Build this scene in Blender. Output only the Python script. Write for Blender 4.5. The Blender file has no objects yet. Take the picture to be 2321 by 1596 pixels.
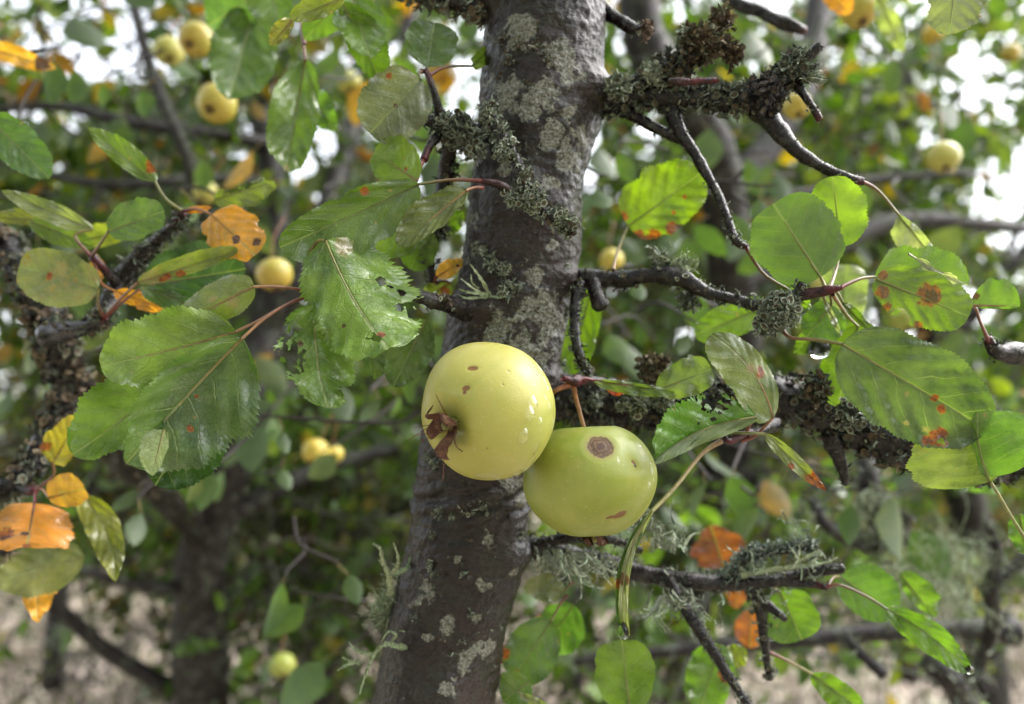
import bpy, math, random
import numpy as np
from mathutils import Vector, Matrix, noise as mn
R = math.radians
random.seed(7); rng = np.random.default_rng(11)
SC = bpy.context.scene
COL = SC.collection
# ------------------------------------------------------------------ camera
F = 1828.0; CX, CY = 1160.5, 798.0            # focal length and centre measured on the photo at 2321 px wide
PITCH = R(9); CAMZ = 1.5
cam = bpy.data.cameras.new('camera'); camo = bpy.data.objects.new('camera', cam); COL.objects.link(camo)
camo.location = (0, 0, CAMZ); camo.rotation_euler = (R(90)+PITCH, 0, 0)
cam.sensor_width = 36; cam.lens = 36*F/2321; cam.clip_start = .01; cam.clip_end = 1000
cam.dof.use_dof = True; cam.dof.focus_distance = .365; cam.dof.aperture_fstop = 4.9
SC.camera = camo
RT = Vector((1, 0, 0)); FW = Vector((0, math.cos(PITCH), math.sin(PITCH))); UP = Vector((0, -math.sin(PITCH), math.cos(PITCH)))
CO = Vector((0, 0, CAMZ))
def P(x, y, d): return CO + RT*((x-CX)/F*d) + UP*(-(y-CY)/F*d) + FW*d
# ------------------------------------------------------------------ sky, sun, exposure
w = bpy.data.worlds.new('World'); SC.world = w; w.use_nodes = True
nt = w.node_tree; nt.nodes.clear()
sky = nt.nodes.new('ShaderNodeTexSky'); sky.sky_type = 'NISHITA'; sky.sun_disc = False
SUN_EL, SUN_AZ = R(50), R(78)
sky.sun_elevation = SUN_EL; sky.sun_rotation = SUN_AZ; sky.dust_density = 4; sky.air_density = 1.2
hs = nt.nodes.new('ShaderNodeHueSaturation'); hs.inputs['Saturation'].default_value = .26
bg = nt.nodes.new('ShaderNodeBackground'); bg.inputs[1].default_value = .15
wo = nt.nodes.new('ShaderNodeOutputWorld')
nt.links.new(sky.outputs[0], hs.inputs['Color']); nt.links.new(hs.outputs[0], bg.inputs[0]); nt.links.new(bg.outputs[0], wo.inputs[0])
sl = bpy.data.lights.new('sun', 'SUN'); sl.energy = .5; sl.angle = R(80); sl.color = (1, .98, .96)
so = bpy.data.objects.new('sun', sl); COL.objects.link(so)
sd = Vector((math.sin(SUN_AZ)*math.cos(SUN_EL), math.cos(SUN_AZ)*math.cos(SUN_EL), math.sin(SUN_EL)))
so.rotation_euler = sd.to_track_quat('Z', 'Y').to_euler(); so.location = sd*20
SC.view_settings.view_transform = 'Standard'; SC.view_settings.look = 'None'
SC.view_settings.exposure = 2.2; SC.view_settings.gamma = 1
SC.cycles.max_bounces = 6; SC.cycles.diffuse_bounces = 3; SC.cycles.glossy_bounces = 3
SC.cycles.transmission_bounces = 6; SC.cycles.caustics_reflective = False; SC.cycles.caustics_refractive = False

# ------------------------------------------------------------------ materials
class G:
    def __init__(s, name):
        s.m = bpy.data.materials.new(name); s.m.use_nodes = True; s.t = s.m.node_tree; s.t.nodes.clear()
    def n(s, typ, ins=None, **kw):
        o = s.t.nodes.new('ShaderNode'+typ)
        for k, v in kw.items(): setattr(o, k, v)
        for k, v in (ins or {}).items():
            if isinstance(v, bpy.types.NodeSocket): s.t.links.new(v, o.inputs[k])
            else: o.inputs[k].default_value = v
        return o
    def math(s, op, a, b=0.0, c=0.0, clamp=False): return s.n('Math', {0: a, 1: b, 2: c}, operation=op, use_clamp=clamp).outputs[0]
    def mix(s, f, a, b, mode='MIX'):
        o = s.n('Mix', data_type='RGBA', blend_type=mode)
        for k, v in ((0, f), (6, a), (7, b)):
            if isinstance(v, bpy.types.NodeSocket): s.t.links.new(v, o.inputs[k])
            else: o.inputs[k].default_value = (tuple(v)+(1,) if k and len(v) == 3 else v)
        return o.outputs[2]
    def ramp(s, f, lo, hi): return s.n('MapRange', {0: f, 1: lo, 2: hi}, clamp=True, interpolation_type='SMOOTHSTEP').outputs[0]
    def noise(s, vec, scale, detail=4, rough=.55, dist=0): 
        return s.n('TexNoise', {'Vector': vec, 'Scale': scale, 'Detail': detail, 'Roughness': rough, 'Distortion': dist}).outputs[0]
    def attr(s, name): return s.n('Attribute', attribute_name=name)
    def out(s, sh): s.n('OutputMaterial', {0: sh}); return s.m
    def coords(s):
        tc = s.n('TexCoord').outputs['Object']; rnd = s.n('ObjectInfo').outputs['Random']
        return s.n('VectorMath', {0: tc, 1: s.math('MULTIPLY', rnd, 31.7)}, operation='ADD').outputs[0]

def leaf_mat():
    g = G('leaf_blade'); co = g.coords(); oi = g.n('ObjectInfo').outputs['Color']
    uv = g.n('SeparateXYZ', {0: g.n('UVMap', uv_map='UVMap').outputs[0]}); x, y = uv.outputs[0], uv.outputs[1]
    mk = g.n('SeparateColor', {0: g.attr('mark').outputs['Color']})
    ay = g.math('ABSOLUTE', y)
    n1 = g.noise(co, 55, 5); n2 = g.noise(co, 380, 5, .65); n3 = g.noise(co, 150, 4)
    sgn = g.math('MULTIPLY', g.math('GREATER_THAN', y, 0), .42)
    t = g.math('ADD', g.math('MULTIPLY', g.math('SUBTRACT', g.math('ADD', x, g.math('MULTIPLY', g.math('SUBTRACT', g.noise(co, 45, 3), .5), .16)), g.math('ADD', g.math('MULTIPLY', ay, .24), g.math('MULTIPLY', g.math('MULTIPLY', ay, ay), .16))), 5.4), sgn)
    fr = g.math('ABSOLUTE', g.math('SUBTRACT', g.math('FRACT', t), .5))
    sv = g.math('MULTIPLY', g.ramp(fr, .045, .008), g.math('MULTIPLY', g.ramp(ay, .95, .35), g.ramp(g.noise(co, 70, 2), .3, .55)))
    mid = g.ramp(ay, .042, .016)
    vor = g.n('TexVoronoi', {'Vector': co, 'Scale': 420}, feature='DISTANCE_TO_EDGE').outputs[0]
    net = g.ramp(vor, .09, .0)
    vein = g.math('MAXIMUM', mid, g.math('MULTIPLY', sv, .8))
    dark = g.mix(1, oi, (.62, .56, .6), 'MULTIPLY'); lite = g.mix(1, oi, (1.5, 1.2, 1.05), 'MULTIPLY')
    c = g.mix(g.ramp(n1, .32, .68), dark, lite)
    c = g.mix(g.math('MULTIPLY', g.ramp(n2, .4, .75), .28), c, lite)
    c = g.mix(g.math('MULTIPLY', net, .16), c, lite)
    # speckles of wear
    sp = g.math('MULTIPLY', g.ramp(g.noise(co, 260, 2), .72, .77), .8)
    c = g.mix(sp, c, (.34, .22, .10))
    c = g.mix(g.math('MULTIPLY', vein, .62), c, (.25, .29, .12))
    # yellowing towards the very margin
    edge = g.math('MULTIPLY', g.ramp(g.math('ADD', g.attr('rim').outputs['Fac'], g.math('MULTIPLY', n3, .35)), .97, 1.18), .7)
    c = g.mix(edge, c, (.26, .25, .06))
    wob = g.math('ADD', g.math('MULTIPLY', g.math('SUBTRACT', n2, .5), .7), g.math('MULTIPLY', g.math('SUBTRACT', g.noise(co, 230, 4, .7), .5), 1.7)); wob = g.math('MULTIPLY', wob, g.ramp(g.math('ADD', g.math('ADD', mk.outputs[0], mk.outputs[1]), mk.outputs[2]), 0, .3))
    ru = g.ramp(g.math('ADD', mk.outputs[0], wob), .28, .42); br = g.ramp(g.math('ADD', mk.outputs[1], wob), .38, .52); pa = g.ramp(g.math('ADD', mk.outputs[2], wob), .25, .75)
    c = g.mix(g.math('MULTIPLY', pa, .75), c, (.26, .20, .10))
    c = g.mix(g.math('MULTIPLY', g.ramp(g.math('ADD', mk.outputs[0], wob), .08, .36), .6), c, (.24, .18, .02)); c = g.mix(ru, c, g.mix(g.ramp(n2, .4, .6), (.30, .085, .014), (.17, .04, .012))); c = g.mix(br, c, (.07, .025, .012))
    back = g.n('NewGeometry').outputs['Backfacing']
    pale = g.mix(.45, c, (.17, .22, .13))
    c2 = g.mix(back, c, pale)
    h = g.math('ADD', g.math('ADD', g.math('MULTIPLY', vein, -.7), g.math('MULTIPLY', n2, .55)), g.math('MULTIPLY', net, -.35))
    bmp = g.n('Bump', {'Strength': .75, 'Distance': .0009, 'Height': h}).outputs[0]
    rg = g.math('ADD', g.math('MULTIPLY', g.ramp(n1, .35, .65), .22), g.math('ADD', .26, g.math('MULTIPLY', back, .25)))
    pr = g.n('BsdfPrincipled', {'Base Color': c2, 'Roughness': rg, 'Specular IOR Level': .42, 'Normal': bmp, 'Coat Normal': g.n('Bump', {'Strength': .6, 'Distance': .0007, 'Height': g.math('ADD', n3, g.math('MULTIPLY', vein, -.5))}).outputs[0], 'Coat Weight': g.math('MULTIPLY', g.ramp(g.noise(co, 60, 3), .40, .54), g.math('SUBTRACT', .75, g.math('MULTIPLY', back, .6))), 'Coat Roughness': .1}).outputs[0]
    tcol = g.mix(1, c, (1.5, 1.85, .5), 'MULTIPLY')
    tr = g.n('BsdfTranslucent', {0: tcol}).outputs[0]
    ms = g.n('MixShader', {0: .33, 1: pr, 2: tr}).outputs[0]
    return g.out(ms)
def crown_mat():
    g = G('crown_leaves'); a = g.attr('tint').outputs['Color']
    geo = g.n('NewGeometry'); back = geo.outputs['Backfacing']
    n1 = g.noise(g.n('TexCoord').outputs['Object'], 45, 3)
    a2 = g.mix(g.ramp(n1, .3, .7), g.mix(1, a, (.45, .5, .42), 'MULTIPLY'), g.mix(1, a, (.95, .92, .8), 'MULTIPLY'))
    c = g.mix(g.math('MULTIPLY', back, .45), a2, (.13, .17, .11))
    pr = g.n('BsdfPrincipled', {'Base Color': c, 'Roughness': .42, 'Specular IOR Level': .35}).outputs[0]
    tr = g.n('BsdfTranslucent', {0: g.mix(1, a2, (1.9, 1.9, .45), 'MULTIPLY')}).outputs[0]
    return g.out(g.n('MixShader', {0: .45, 1: pr, 2: tr}).outputs[0])
def petiole_mat():
    g = G('petiole'); a = g.attr('tint').outputs['Color']
    n1 = g.noise(g.coords(), 300, 3)
    c = g.mix(g.ramp(n1, .3, .7), g.mix(1, a, (.45, .45, .45), 'MULTIPLY'), g.mix(1, a, (.72, .72, .72), 'MULTIPLY'))
    return g.out(g.n('BsdfPrincipled', {'Base Color': c, 'Roughness': .35, 'Subsurface Weight': .1, 'Subsurface Scale': .001}).outputs[0])
def bark_mat():
    g = G('trunk_bark'); co = g.n('TexCoord').outputs['Object']
    st = g.n('Mapping', {'Vector': co, 'Scale': (1, 1, 2.6)}).outputs[0]
    n1 = g.noise(co, 26, 6, .6); n2 = g.noise(st, 170, 6, .65, .4); n3 = g.noise(co, 620, 4, .6); nw = g.noise(co, 420, 3)
    at = g.n('SeparateColor', {0: g.attr('mark').outputs['Color']})
    c = g.mix(g.ramp(n1, .35, .68), (.005, .0026, .0021), (.023, .0115, .009))
    c = g.mix(g.ramp(n2, .45, .75), c, (.025, .017, .0145))
    c = g.mix(g.math('MULTIPLY', g.ramp(g.noise(co, 60, 5, .7), .5, .6), .7), c, (.022, .022, .014))      # algal film
    wob = g.math('MULTIPLY', g.math('SUBTRACT', nw, .5), 1.1)
    cr = g.ramp(g.math('ADD', at.outputs[0], wob), .40, .60)
    cc = g.mix(g.ramp(n3, .3, .7), (.07, .07, .052), (.29, .29, .245))
    cc = g.mix(g.ramp(g.n('TexVoronoi', {'Vector': co, 'Scale': 750}).outputs[0], .33, .2), cc, (.05, .045, .035))
    rnd = g.math('MULTIPLY', g.ramp(g.math('ADD', g.noise(co, 75, 5, .65), g.math('MULTIPLY', wob, .25)), .63, .70), .55)
    m = g.math('MAXIMUM', cr, rnd)
    c = g.mix(m, c, cc)
    c = g.mix(g.math('MULTIPLY', g.ramp(g.noise(st, 300, 5, .7), .56, .66), .6), c, (.006, .004, .004))
    fl = g.ramp(g.noise(co, 900, 3, .7), .66, .72)
    c = g.mix(g.math('MULTIPLY', fl, .5), c, (.13, .13, .10))
    vc = g.ramp(g.n('TexVoronoi', {'Vector': g.n('Mapping', {'Vector': co, 'Scale': (1, 1, 2.2)}).outputs[0], 'Scale': 330}).outputs[0], .1, .55)
    h = g.math('ADD', g.math('ADD', g.math('MULTIPLY', n2, .9), g.math('MULTIPLY', n3, .8)), g.math('ADD', g.math('MULTIPLY', m, .9), g.math('MULTIPLY', vc, .4)))
    b = g.n('Bump', {'Strength': 1.0, 'Distance': .0019, 'Height': h}).outputs[0]
    rg = g.math('ADD', g.math('ADD', .26, g.math('MULTIPLY', n2, .2)), g.math('MULTIPLY', m, .4))
    return g.out(g.n('BsdfPrincipled', {'Base Color': c, 'Roughness': rg, 'Specular IOR Level': .16, 'Normal': b, 'Coat Weight': .42, 'Coat Roughness': .34}).outputs[0])
def twig_mat(name, a, b_, rough=.35, lich=.5):
    g = G(name); co = g.n('TexCoord').outputs['Object']
    n1 = g.noise(co, 120, 5, .65); n2 = g.noise(co, 700, 4, .6)
    c = g.mix(g.ramp(n1, .35, .65), a, b_)
    lm = g.math('MULTIPLY', g.ramp(g.noise(co, 230 if lich < .6 else 45, 6, .75), .5, .6), lich)
    c = g.mix(lm, c, g.mix(g.ramp(n2, .3, .7), (.03, .036, .026), (.11, .12, .095)))
    red = g.attr('tint').outputs['Color']; rf = g.attr('tint').outputs['Alpha']
    c = g.mix(rf, c, g.mix(g.ramp(n1, .35, .65), (.01, .003, .004), red))
    h = g.math('ADD', n1, g.math('MULTIPLY', n2, .7))
    b = g.n('Bump', {'Strength': .8, 'Distance': .0009, 'Height': h}).outputs[0]
    return g.out(g.n('BsdfPrincipled', {'Base Color': c, 'Roughness': g.math('ADD', rough, g.math('MULTIPLY', lm, .4)), 'Specular IOR Level': .3, 'Normal': b}).outputs[0])
def tint_mat(name, rough=.75, sc=600, tl=.0):
    g = G(name); a = g.attr('tint').outputs['Color']; co = g.n('TexCoord').outputs['Object']
    n1 = g.noise(co, sc, 4, .6)
    c = g.mix(g.ramp(n1, .3, .7), g.mix(1, a, (.4, .4, .4), 'MULTIPLY'), g.mix(1, a, (1.1, 1.1, 1.1), 'MULTIPLY'))
    b = g.n('Bump', {'Strength': .5, 'Distance': .0004, 'Height': n1}).outputs[0]
    p = g.n('BsdfPrincipled', {'Base Color': c, 'Roughness': rough, 'Specular IOR Level': .35, 'Normal': b}).outputs[0]
    if tl: p = g.n('MixShader', {0: tl, 1: p, 2: g.n('BsdfTranslucent', {0: c}).outputs[0]}).outputs[0]
    return g.out(p)
def apple_mat(name, ca, cb, cg, vary=False):
    g = G(name); co = g.n('TexCoord').outputs['Object']; oc = g.coords()
    at = g.n('SeparateColor', {0: g.attr('mark').outputs['Color']}); ornd = g.n('ObjectInfo').outputs['Random']
    z = g.attr('polar').outputs['Fac']                      # 0 at the calyx, 1 at the stalk
    n1 = g.noise(oc, 38, 4, .55); n2 = g.noise(oc, 900, 3)
    c = g.mix(g.ramp(g.math('ADD', n1, 0), .32, .7), ca, cb)
    streak = g.noise(g.n('Mapping', {'Vector': g.n('UVMap', uv_map='UVMap').outputs[0], 'Scale': (34, 2.2, 1)}).outputs[0], 1.0, 5, .6)
    c = g.mix(g.math('MULTIPLY', g.ramp(streak, .45, .75), .3), c, cg)
    c = g.mix(g.math('MULTIPLY', g.ramp(z, .75, 1.0), .5), c, cg)
    c = g.mix(g.math('MULTIPLY', g.ramp(z, .13, .02), .6), c, cg)
    if vary: c = g.mix(g.math('MULTIPLY', g.ramp(ornd, .2, 1), .7), c, g.mix(g.ramp(g.noise(oc, 30, 3), .35, .65), (.24, .25, .04), (.40, .27, .05)))
    dots = g.n('TexVoronoi', {'Vector': oc, 'Scale': 300}, feature='F1'); dr = g.n('SeparateColor', {0: dots.outputs[1]}).outputs[0]
    dm = g.math('MULTIPLY', g.math('MULTIPLY', g.ramp(dots.outputs[0], .2, .08), g.ramp(dr, .25, .6)), .28)
    c = g.mix(g.math('MULTIPLY', g.ramp(g.noise(oc, 17, 3), .42, .66), .55), c, cg)
    c = g.mix(g.math('MULTIPLY', g.ramp(g.noise(oc, 90, 5, .7), .52, .75), .35), c, (.42, .33, .10))
    c = g.mix(dm, c, (.50, .50, .30))
    fd = g.n('TexVoronoi', {'Vector': oc, 'Scale': 110}, feature='F1'); fr_ = g.n('SeparateColor', {0: fd.outputs[1]}).outputs[0]
    c = g.mix(g.math('MULTIPLY', g.ramp(fd.outputs[0], .085, .055), g.ramp(fr_, .72, .76)), c, (.22, .16, .05))
    wob = g.math('MULTIPLY', g.math('SUBTRACT', g.noise(co, 420, 3), .5), .7)
    ring = g.math('SINE', g.math('MULTIPLY', g.math('ADD', at.outputs[1], g.math('MULTIPLY', wob, .8)), 22))
    bm = g.ramp(g.math('ADD', at.outputs[0], g.math('MULTIPLY', wob, .6)), .36, .6)
    bcol = g.mix(g.math('MULTIPLY', g.ramp(ring, -.8, .9), g.ramp(g.noise(co, 500, 3), .3, .6)), (.06, .028, .01), (.15, .085, .035))
    bcol = g.mix(g.ramp(g.math('ADD', at.outputs[1], wob), .68, .84), bcol, (.055, .02, .011))
    rim = g.math('MULTIPLY', g.ramp(at.outputs[0], .12, .42), .45)
    c = g.mix(rim, c, (.25, .16, .045)); c = g.mix(bm, c, bcol)
    st = g.ramp(g.math('ADD', at.outputs[2], wob), .35, .6); c = g.mix(g.math('MULTIPLY', st, .85), c, (.16, .045, .02))
    b = g.n('Bump', {'Strength': .22, 'Distance': .0004, 'Height': g.math('ADD', g.math('ADD', n2, g.math('MULTIPLY', g.noise(oc, 160, 3), 1.2)), g.math('MULTIPLY', bm, -1.5))}).outputs[0]
    rg = g.math('ADD', g.math('ADD', .30, g.math('MULTIPLY', g.ramp(g.noise(oc, 60, 4), .35, .65), .16)), g.math('MULTIPLY', bm, .3))
    return g.out(g.n('BsdfPrincipled', {'Base Color': c, 'Roughness': rg, 'Specular IOR Level': .45, 'Normal': b, 'Subsurface Weight': .22, 'Subsurface Radius': (1, .8, .25), 'Subsurface Scale': .004}).outputs[0])
def water_mat():
    g = G('water'); return g.out(g.n('BsdfPrincipled', {'Base Color': (1, 1, 1, 1), 'Roughness': .02, 'IOR': 1.333, 'Transmission Weight': 1}).outputs[0])
def drop_mat():
    g = G('rain_drop'); fr = g.n('Fresnel', {'IOR': 1.33}).outputs[0]
    gl = g.n('BsdfGlossy', {'Color': (1, 1, 1, 1), 'Roughness': .03}).outputs[0]; tr = g.n('BsdfTransparent', {0: g.mix(g.math('POWER', g.n('LayerWeight', {'Blend': .5}).outputs['Facing'], 2.5), (1, 1, 1), (.66, .68, .5))}).outputs[0]  # rim tint paints in the edge darkening that refraction would give
    return g.out(g.n('MixShader', {0: g.math('MULTIPLY', fr, g.math('SUBTRACT', 3.2, g.math('MULTIPLY', g.n('NewGeometry').outputs['Backfacing'], 3.2))), 1: tr, 2: gl}).outputs[0])
def ground_mat():
    g = G('dry_grass_ground'); co = g.n('TexCoord').outputs['Object']
    c = g.mix(g.ramp(g.noise(co, 1.1, 5), .42, .6), (.40, .33, .27), (.22, .21, .14))
    c = g.mix(g.ramp(g.noise(co, 7, 5, .65), .5, .66), c, (.07, .055, .045))
    return g.out(g.n('BsdfPrincipled', {'Base Color': c, 'Roughness': .9}).outputs[0])
M = dict(leaf=leaf_mat(), crown=crown_mat(), petiole=petiole_mat(), bark=bark_mat(),
         twig=twig_mat('branch_bark', (.0035, .002, .0022), (.013, .0075, .008), .25, .4),
         bgbark=twig_mat('far_bark', (.005, .0035, .0034), (.015, .0105, .010), .55, .8),
         lichen=tint_mat('lichen', .8, 700), sepal=tint_mat('dried_sepal', .6, 900),
         apA=apple_mat('apple_skin_yellow', (.37, .345, .075), (.44, .40, .115), (.25, .29, .045)),
         apB=apple_mat('apple_skin_green', (.235, .27, .04), (.315, .325, .07), (.19, .24, .033)),
         apC=apple_mat('apple_skin_gold', (.46, .33, .035), (.54, .42, .08), (.34, .32, .05), True),
         water=water_mat(), drop=drop_mat(), ground=ground_mat(), grass=tint_mat('grass', .8, 90, .2))

# ------------------------------------------------------------------ object helpers
ORG = {}
def tag(o, label=None, cat=None, group=None, kind=None):
    for k, v in (('label', label), ('category', cat), ('group', group), ('kind', kind)):
        if v: o[k] = v
    return o
def empty(name, loc, label, cat, group=None):
    o = bpy.data.objects.new(name, None); COL.objects.link(o); o.location = loc; o.empty_display_size = .02
    ORG[o.name] = Vector(loc); return tag(o, label, cat, group)
def link(name, me, mats, parent=None, origin=None):
    o = bpy.data.objects.new(name, me); COL.objects.link(o)
    for m in mats: me.materials.append(M[m])
    og = Vector(origin) if origin is not None else Vector((0, 0, 0))
    if origin is not None: me.transform(Matrix.Translation(-og))
    ORG[o.name] = og
    if parent is not None:
        o.parent = parent; o.location = og - ORG[parent.name]
    else: o.location = og
    return o
class MB:
    def __init__(s): s.v = []; s.f = []; s.c = []; s.mi = []; s.uv = []; s.k = []; s.rim = []; s.A = []
    def add(s, v, c=(0, 0, 0, 0), uv=(0, 0), k=(0, 0, 0, 1), rim=0.0):
        s.v.append(tuple(v)); s.c.append(c if len(c) == 4 else tuple(c)+(1,)); s.uv.append(uv); s.k.append(k); s.rim.append(rim); return len(s.v)-1
    def face(s, f, mi=0): s.f.append(f); s.mi.append(mi)
    def bulk(s, V, Fq, C):                       # numpy block: vertices, quads, colours
        s.A.append((V, Fq, C))
    def mesh(s, name, smooth=True):
        me = bpy.data.meshes.new(name)
        V = np.array(s.v, dtype=np.float32).reshape(-1, 3); C = np.array(s.c, dtype=np.float32).reshape(-1, 4)
        if s.A:
            off = len(V); FB = []
            VS = [V]; CS = [C]
            for (v, f, c) in s.A:
                FB.append(f+off); VS.append(v); CS.append(c); off += len(v)
            V = np.concatenate(VS); C = np.concatenate(CS); FB = np.concatenate(FB)
            nb = len(FB); loops = [i for f in s.f for i in f]; ls = [len(f) for f in s.f]
            L = np.concatenate([np.array(loops, dtype=np.int32), FB.ravel().astype(np.int32)])
            LS = np.concatenate([np.array(ls, dtype=np.int32), np.full(nb, FB.shape[1], dtype=np.int32)])
            me.vertices.add(len(V)); me.vertices.foreach_set('co', V.ravel())
            me.loops.add(len(L)); me.loops.foreach_set('vertex_index', L)
            me.polygons.add(len(LS)); st = np.concatenate([[0], np.cumsum(LS)[:-1]]).astype(np.int32)
            me.polygons.foreach_set('loop_start', st); me.polygons.foreach_set('loop_total', LS)
            MI = np.concatenate([np.array(s.mi, dtype=np.int32), np.zeros(nb, dtype=np.int32)])
            me.update(calc_edges=True)
        else:
            me.from_pydata(s.v, [], s.f); MI = np.array(s.mi, dtype=np.int32)
        me.polygons.foreach_set('material_index', MI)
        me.polygons.foreach_set('use_smooth', np.full(len(me.polygons), smooth))
        a = me.attributes.new('tint', 'FLOAT_COLOR', 'POINT'); a.data.foreach_set('color', C.ravel())
        if not s.A and any(x != (0, 0, 0, 1) for x in s.k):
            a = me.attributes.new('mark', 'FLOAT_COLOR', 'POINT'); a.data.foreach_set('color', np.array(s.k, dtype=np.float32).ravel())
        if not s.A and any(s.rim):
            a = me.attributes.new('rim', 'FLOAT', 'POINT'); a.data.foreach_set('value', np.array(s.rim, dtype=np.float32))
        if not s.A and any(x != (0, 0) for x in s.uv):
            u = me.uv_layers.new(name='UVMap'); li = np.zeros(len(me.loops), dtype=np.int32); me.loops.foreach_get('vertex_index', li)
            u.data.foreach_set('uv', np.array(s.uv, dtype=np.float32)[li].ravel())
        me.validate(); me.update(); return me
def catmull(pts, rs, seg):
    n = len(pts); out = []; ro = []
    if n == 2: 
        for i in range(seg+1): t = i/seg; out.append(pts[0].lerp(pts[1], t)); ro.append(rs[0]*(1-t)+rs[1]*t)
        return out, ro
    for i in range(n-1):
        p0 = pts[max(i-1, 0)]; p1 = pts[i]; p2 = pts[i+1]; p3 = pts[min(i+2, n-1)]
        for k in range(seg):
            t = k/seg; t2 = t*t; t3 = t2*t
            out.append(.5*((2*p1)+(p2-p0)*t+(2*p0-5*p1+4*p2-p3)*t2+(3*p1-p0-3*p2+p3)*t3)); ro.append(rs[i]*(1-t)+rs[i+1]*t)
    out.append(pts[-1]); ro.append(rs[-1]); return out, ro
def frames(pts):
    T = []; n = len(pts)
    for i in range(n): T.append((pts[min(i+1, n-1)]-pts[max(i-1, 0)]).normalized())
    a = T[0].orthogonal().normalized(); out = []
    for t in T:
        a = (a - t*a.dot(t)); a = a.normalized() if a.length > 1e-6 else t.orthogonal().normalized()
        out.append((t, a.copy(), t.cross(a)))
    return out
def tube(mb, pts, rs, seg=6, ns=10, col=(0, 0, 0, 0), amp=0., fr=150., mi=0, col2=None, cap=True, knob=0.):
    pp, rr = catmull(pts, rs, seg); fs = frames(pp); base = len(mb.v); n = len(pp)
    L = 0
    for i, (p, r, (t, a, b)) in enumerate(zip(pp, rr, fs)):
        if i: L += (p-pp[i-1]).length
        c = col if col2 is None else tuple(col[k]*(1-i/(n-1))+col2[k]*i/(n-1) for k in range(4))
        rk = r*(1+knob*max(0, mn.noise(Vector((L*90, base*.37, 0)))))
        for k in range(ns):
            an = 2*math.pi*k/ns; d = a*math.cos(an)+b*math.sin(an); q = p+d*rk
            if amp: q = p+d*(rk*(1+amp*mn.noise(q*fr)+amp*.5*mn.noise(q*fr*2.7)))
            mb.add(q, c)
    for i in range(n-1):
        for k in range(ns):
            k2 = (k+1) % ns; mb.face((base+i*ns+k, base+i*ns+k2, base+(i+1)*ns+k2, base+(i+1)*ns+k), mi)
    if cap:
        for idx, e, s_ in ((0, 0, -1), (n-1, n-1, 1)):
            c0 = mb.add(pp[e]+fs[e][0]*s_*rr[e]*.35, mb.c[base+idx*ns])
            for k in range(ns):
                k2 = (k+1) % ns; f = (base+idx*ns+k, base+idx*ns+k2, c0)
                mb.face(f if s_ > 0 else f[::-1], mi)
    return pp, rr, fs

# ------------------------------------------------------------------ lichen
GG = [(.20, .235, .175), (.27, .31, .235), (.13, .16, .115), (.36, .40, .31)]
GD = [(.06, .075, .055), (.10, .12, .085), (.15, .17, .12), (.035, .04, .034)]
BR = [(.11, .08, .045), (.065, .045, .03), (.19, .15, .09), (.10, .10, .06)]
PG = [(.30, .35, .21), (.36, .42, .27), (.24, .30, .17)]
def rv(): 
    v = Vector((random.gauss(0, 1), random.gauss(0, 1), random.gauss(0, 1))); return v.normalized()
def strip(mb, p, d, L, wd, col, curl=1.0, seg=5, fork=0.0, grav=0., tap=.35):
    d = d.normalized(); s = d.cross(rv()); s = s.normalized() if s.length > .01 else d.orthogonal().normalized()
    ax = rv(); prev = None; q = p.copy()
    for i in range(seg+1):
        t = i/seg; ww = wd*(1-t*(1-tap))*(.6+.8*random.random()*.6)
        c = tuple(x*(.75+.45*t) for x in col)
        a = mb.add(q-s*ww*.5, c); b = mb.add(q+s*ww*.5, c)
        if prev: mb.face((prev[0], prev[1], b, a))
        prev = (a, b)
        if fork and i == seg//2 and random.random() < fork:
            strip(mb, q, d+rv()*.7, L*.6, wd*.75, col, curl, seg, fork*.6, grav, tap)
        q = q+d*(L/seg)
        rot = Matrix.Rotation(curl*random.uniform(.1, .6)/seg*3, 3, ax)
        d = (rot@d + Vector((0, 0, -grav*.15))).normalized(); s = (rot@s); s = (s-d*s.dot(d)).normalized()
def cup(mb, p, n, r, cr, ci, ns=9):
    n = n.normalized(); a = n.orthogonal().normalized(); b = n.cross(a); base = len(mb.v)
    for (h, rad, c) in ((-.3, .3, cr), (.5, .95, cr), (.65, 1.05, tuple(x*1.5 for x in cr)), (.55, .85, cr), (.3, .6, ci)):
        for k in range(ns):
            an = 6.2832*k/ns; mb.add(p+n*h*r+(a*math.cos(an)+b*math.sin(an))*r*rad*(1+.12*math.sin(an*2+p.x*900)), c)
    for i in range(4):
        for k in range(ns): k2 = (k+1) % ns; mb.face((base+i*ns+k, base+i*ns+k2, base+(i+1)*ns+k2, base+(i+1)*ns+k))
    c0 = mb.add(p+n*.25*r, ci)
    for k in range(ns): mb.face((base+4*ns+k, base+4*ns+(k+1) % ns, c0))
def lichen_on(mb, pp, rr, fs, n, size, pal, cups=.15, fork=.3, t0=0., t1=1., up=0.):
    m = len(pp)
    for _ in range(n):
        i = int((t0+(t1-t0)*random.random())*(m-1)); t, a, b = fs[i]
        an = random.random()*6.2832; d = a*math.cos(an)+b*math.sin(an)
        if up and d.z < 0 and random.random() < up: d = -d
        j = min(i+1, m-1); p = pp[i].lerp(pp[j], random.random())+d*rr[i]*.9
        s = size*random.uniform(.5, 1.3)
        if random.random() < cups: cup(mb, p+d*s*.35, d+rv()*.5, s*.33, random.choice(pal), (.10, .075, .05))
        else: strip(mb, p, d+rv()*.75, s, s*.36, random.choice(pal), 1.6, 4, fork)
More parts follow.
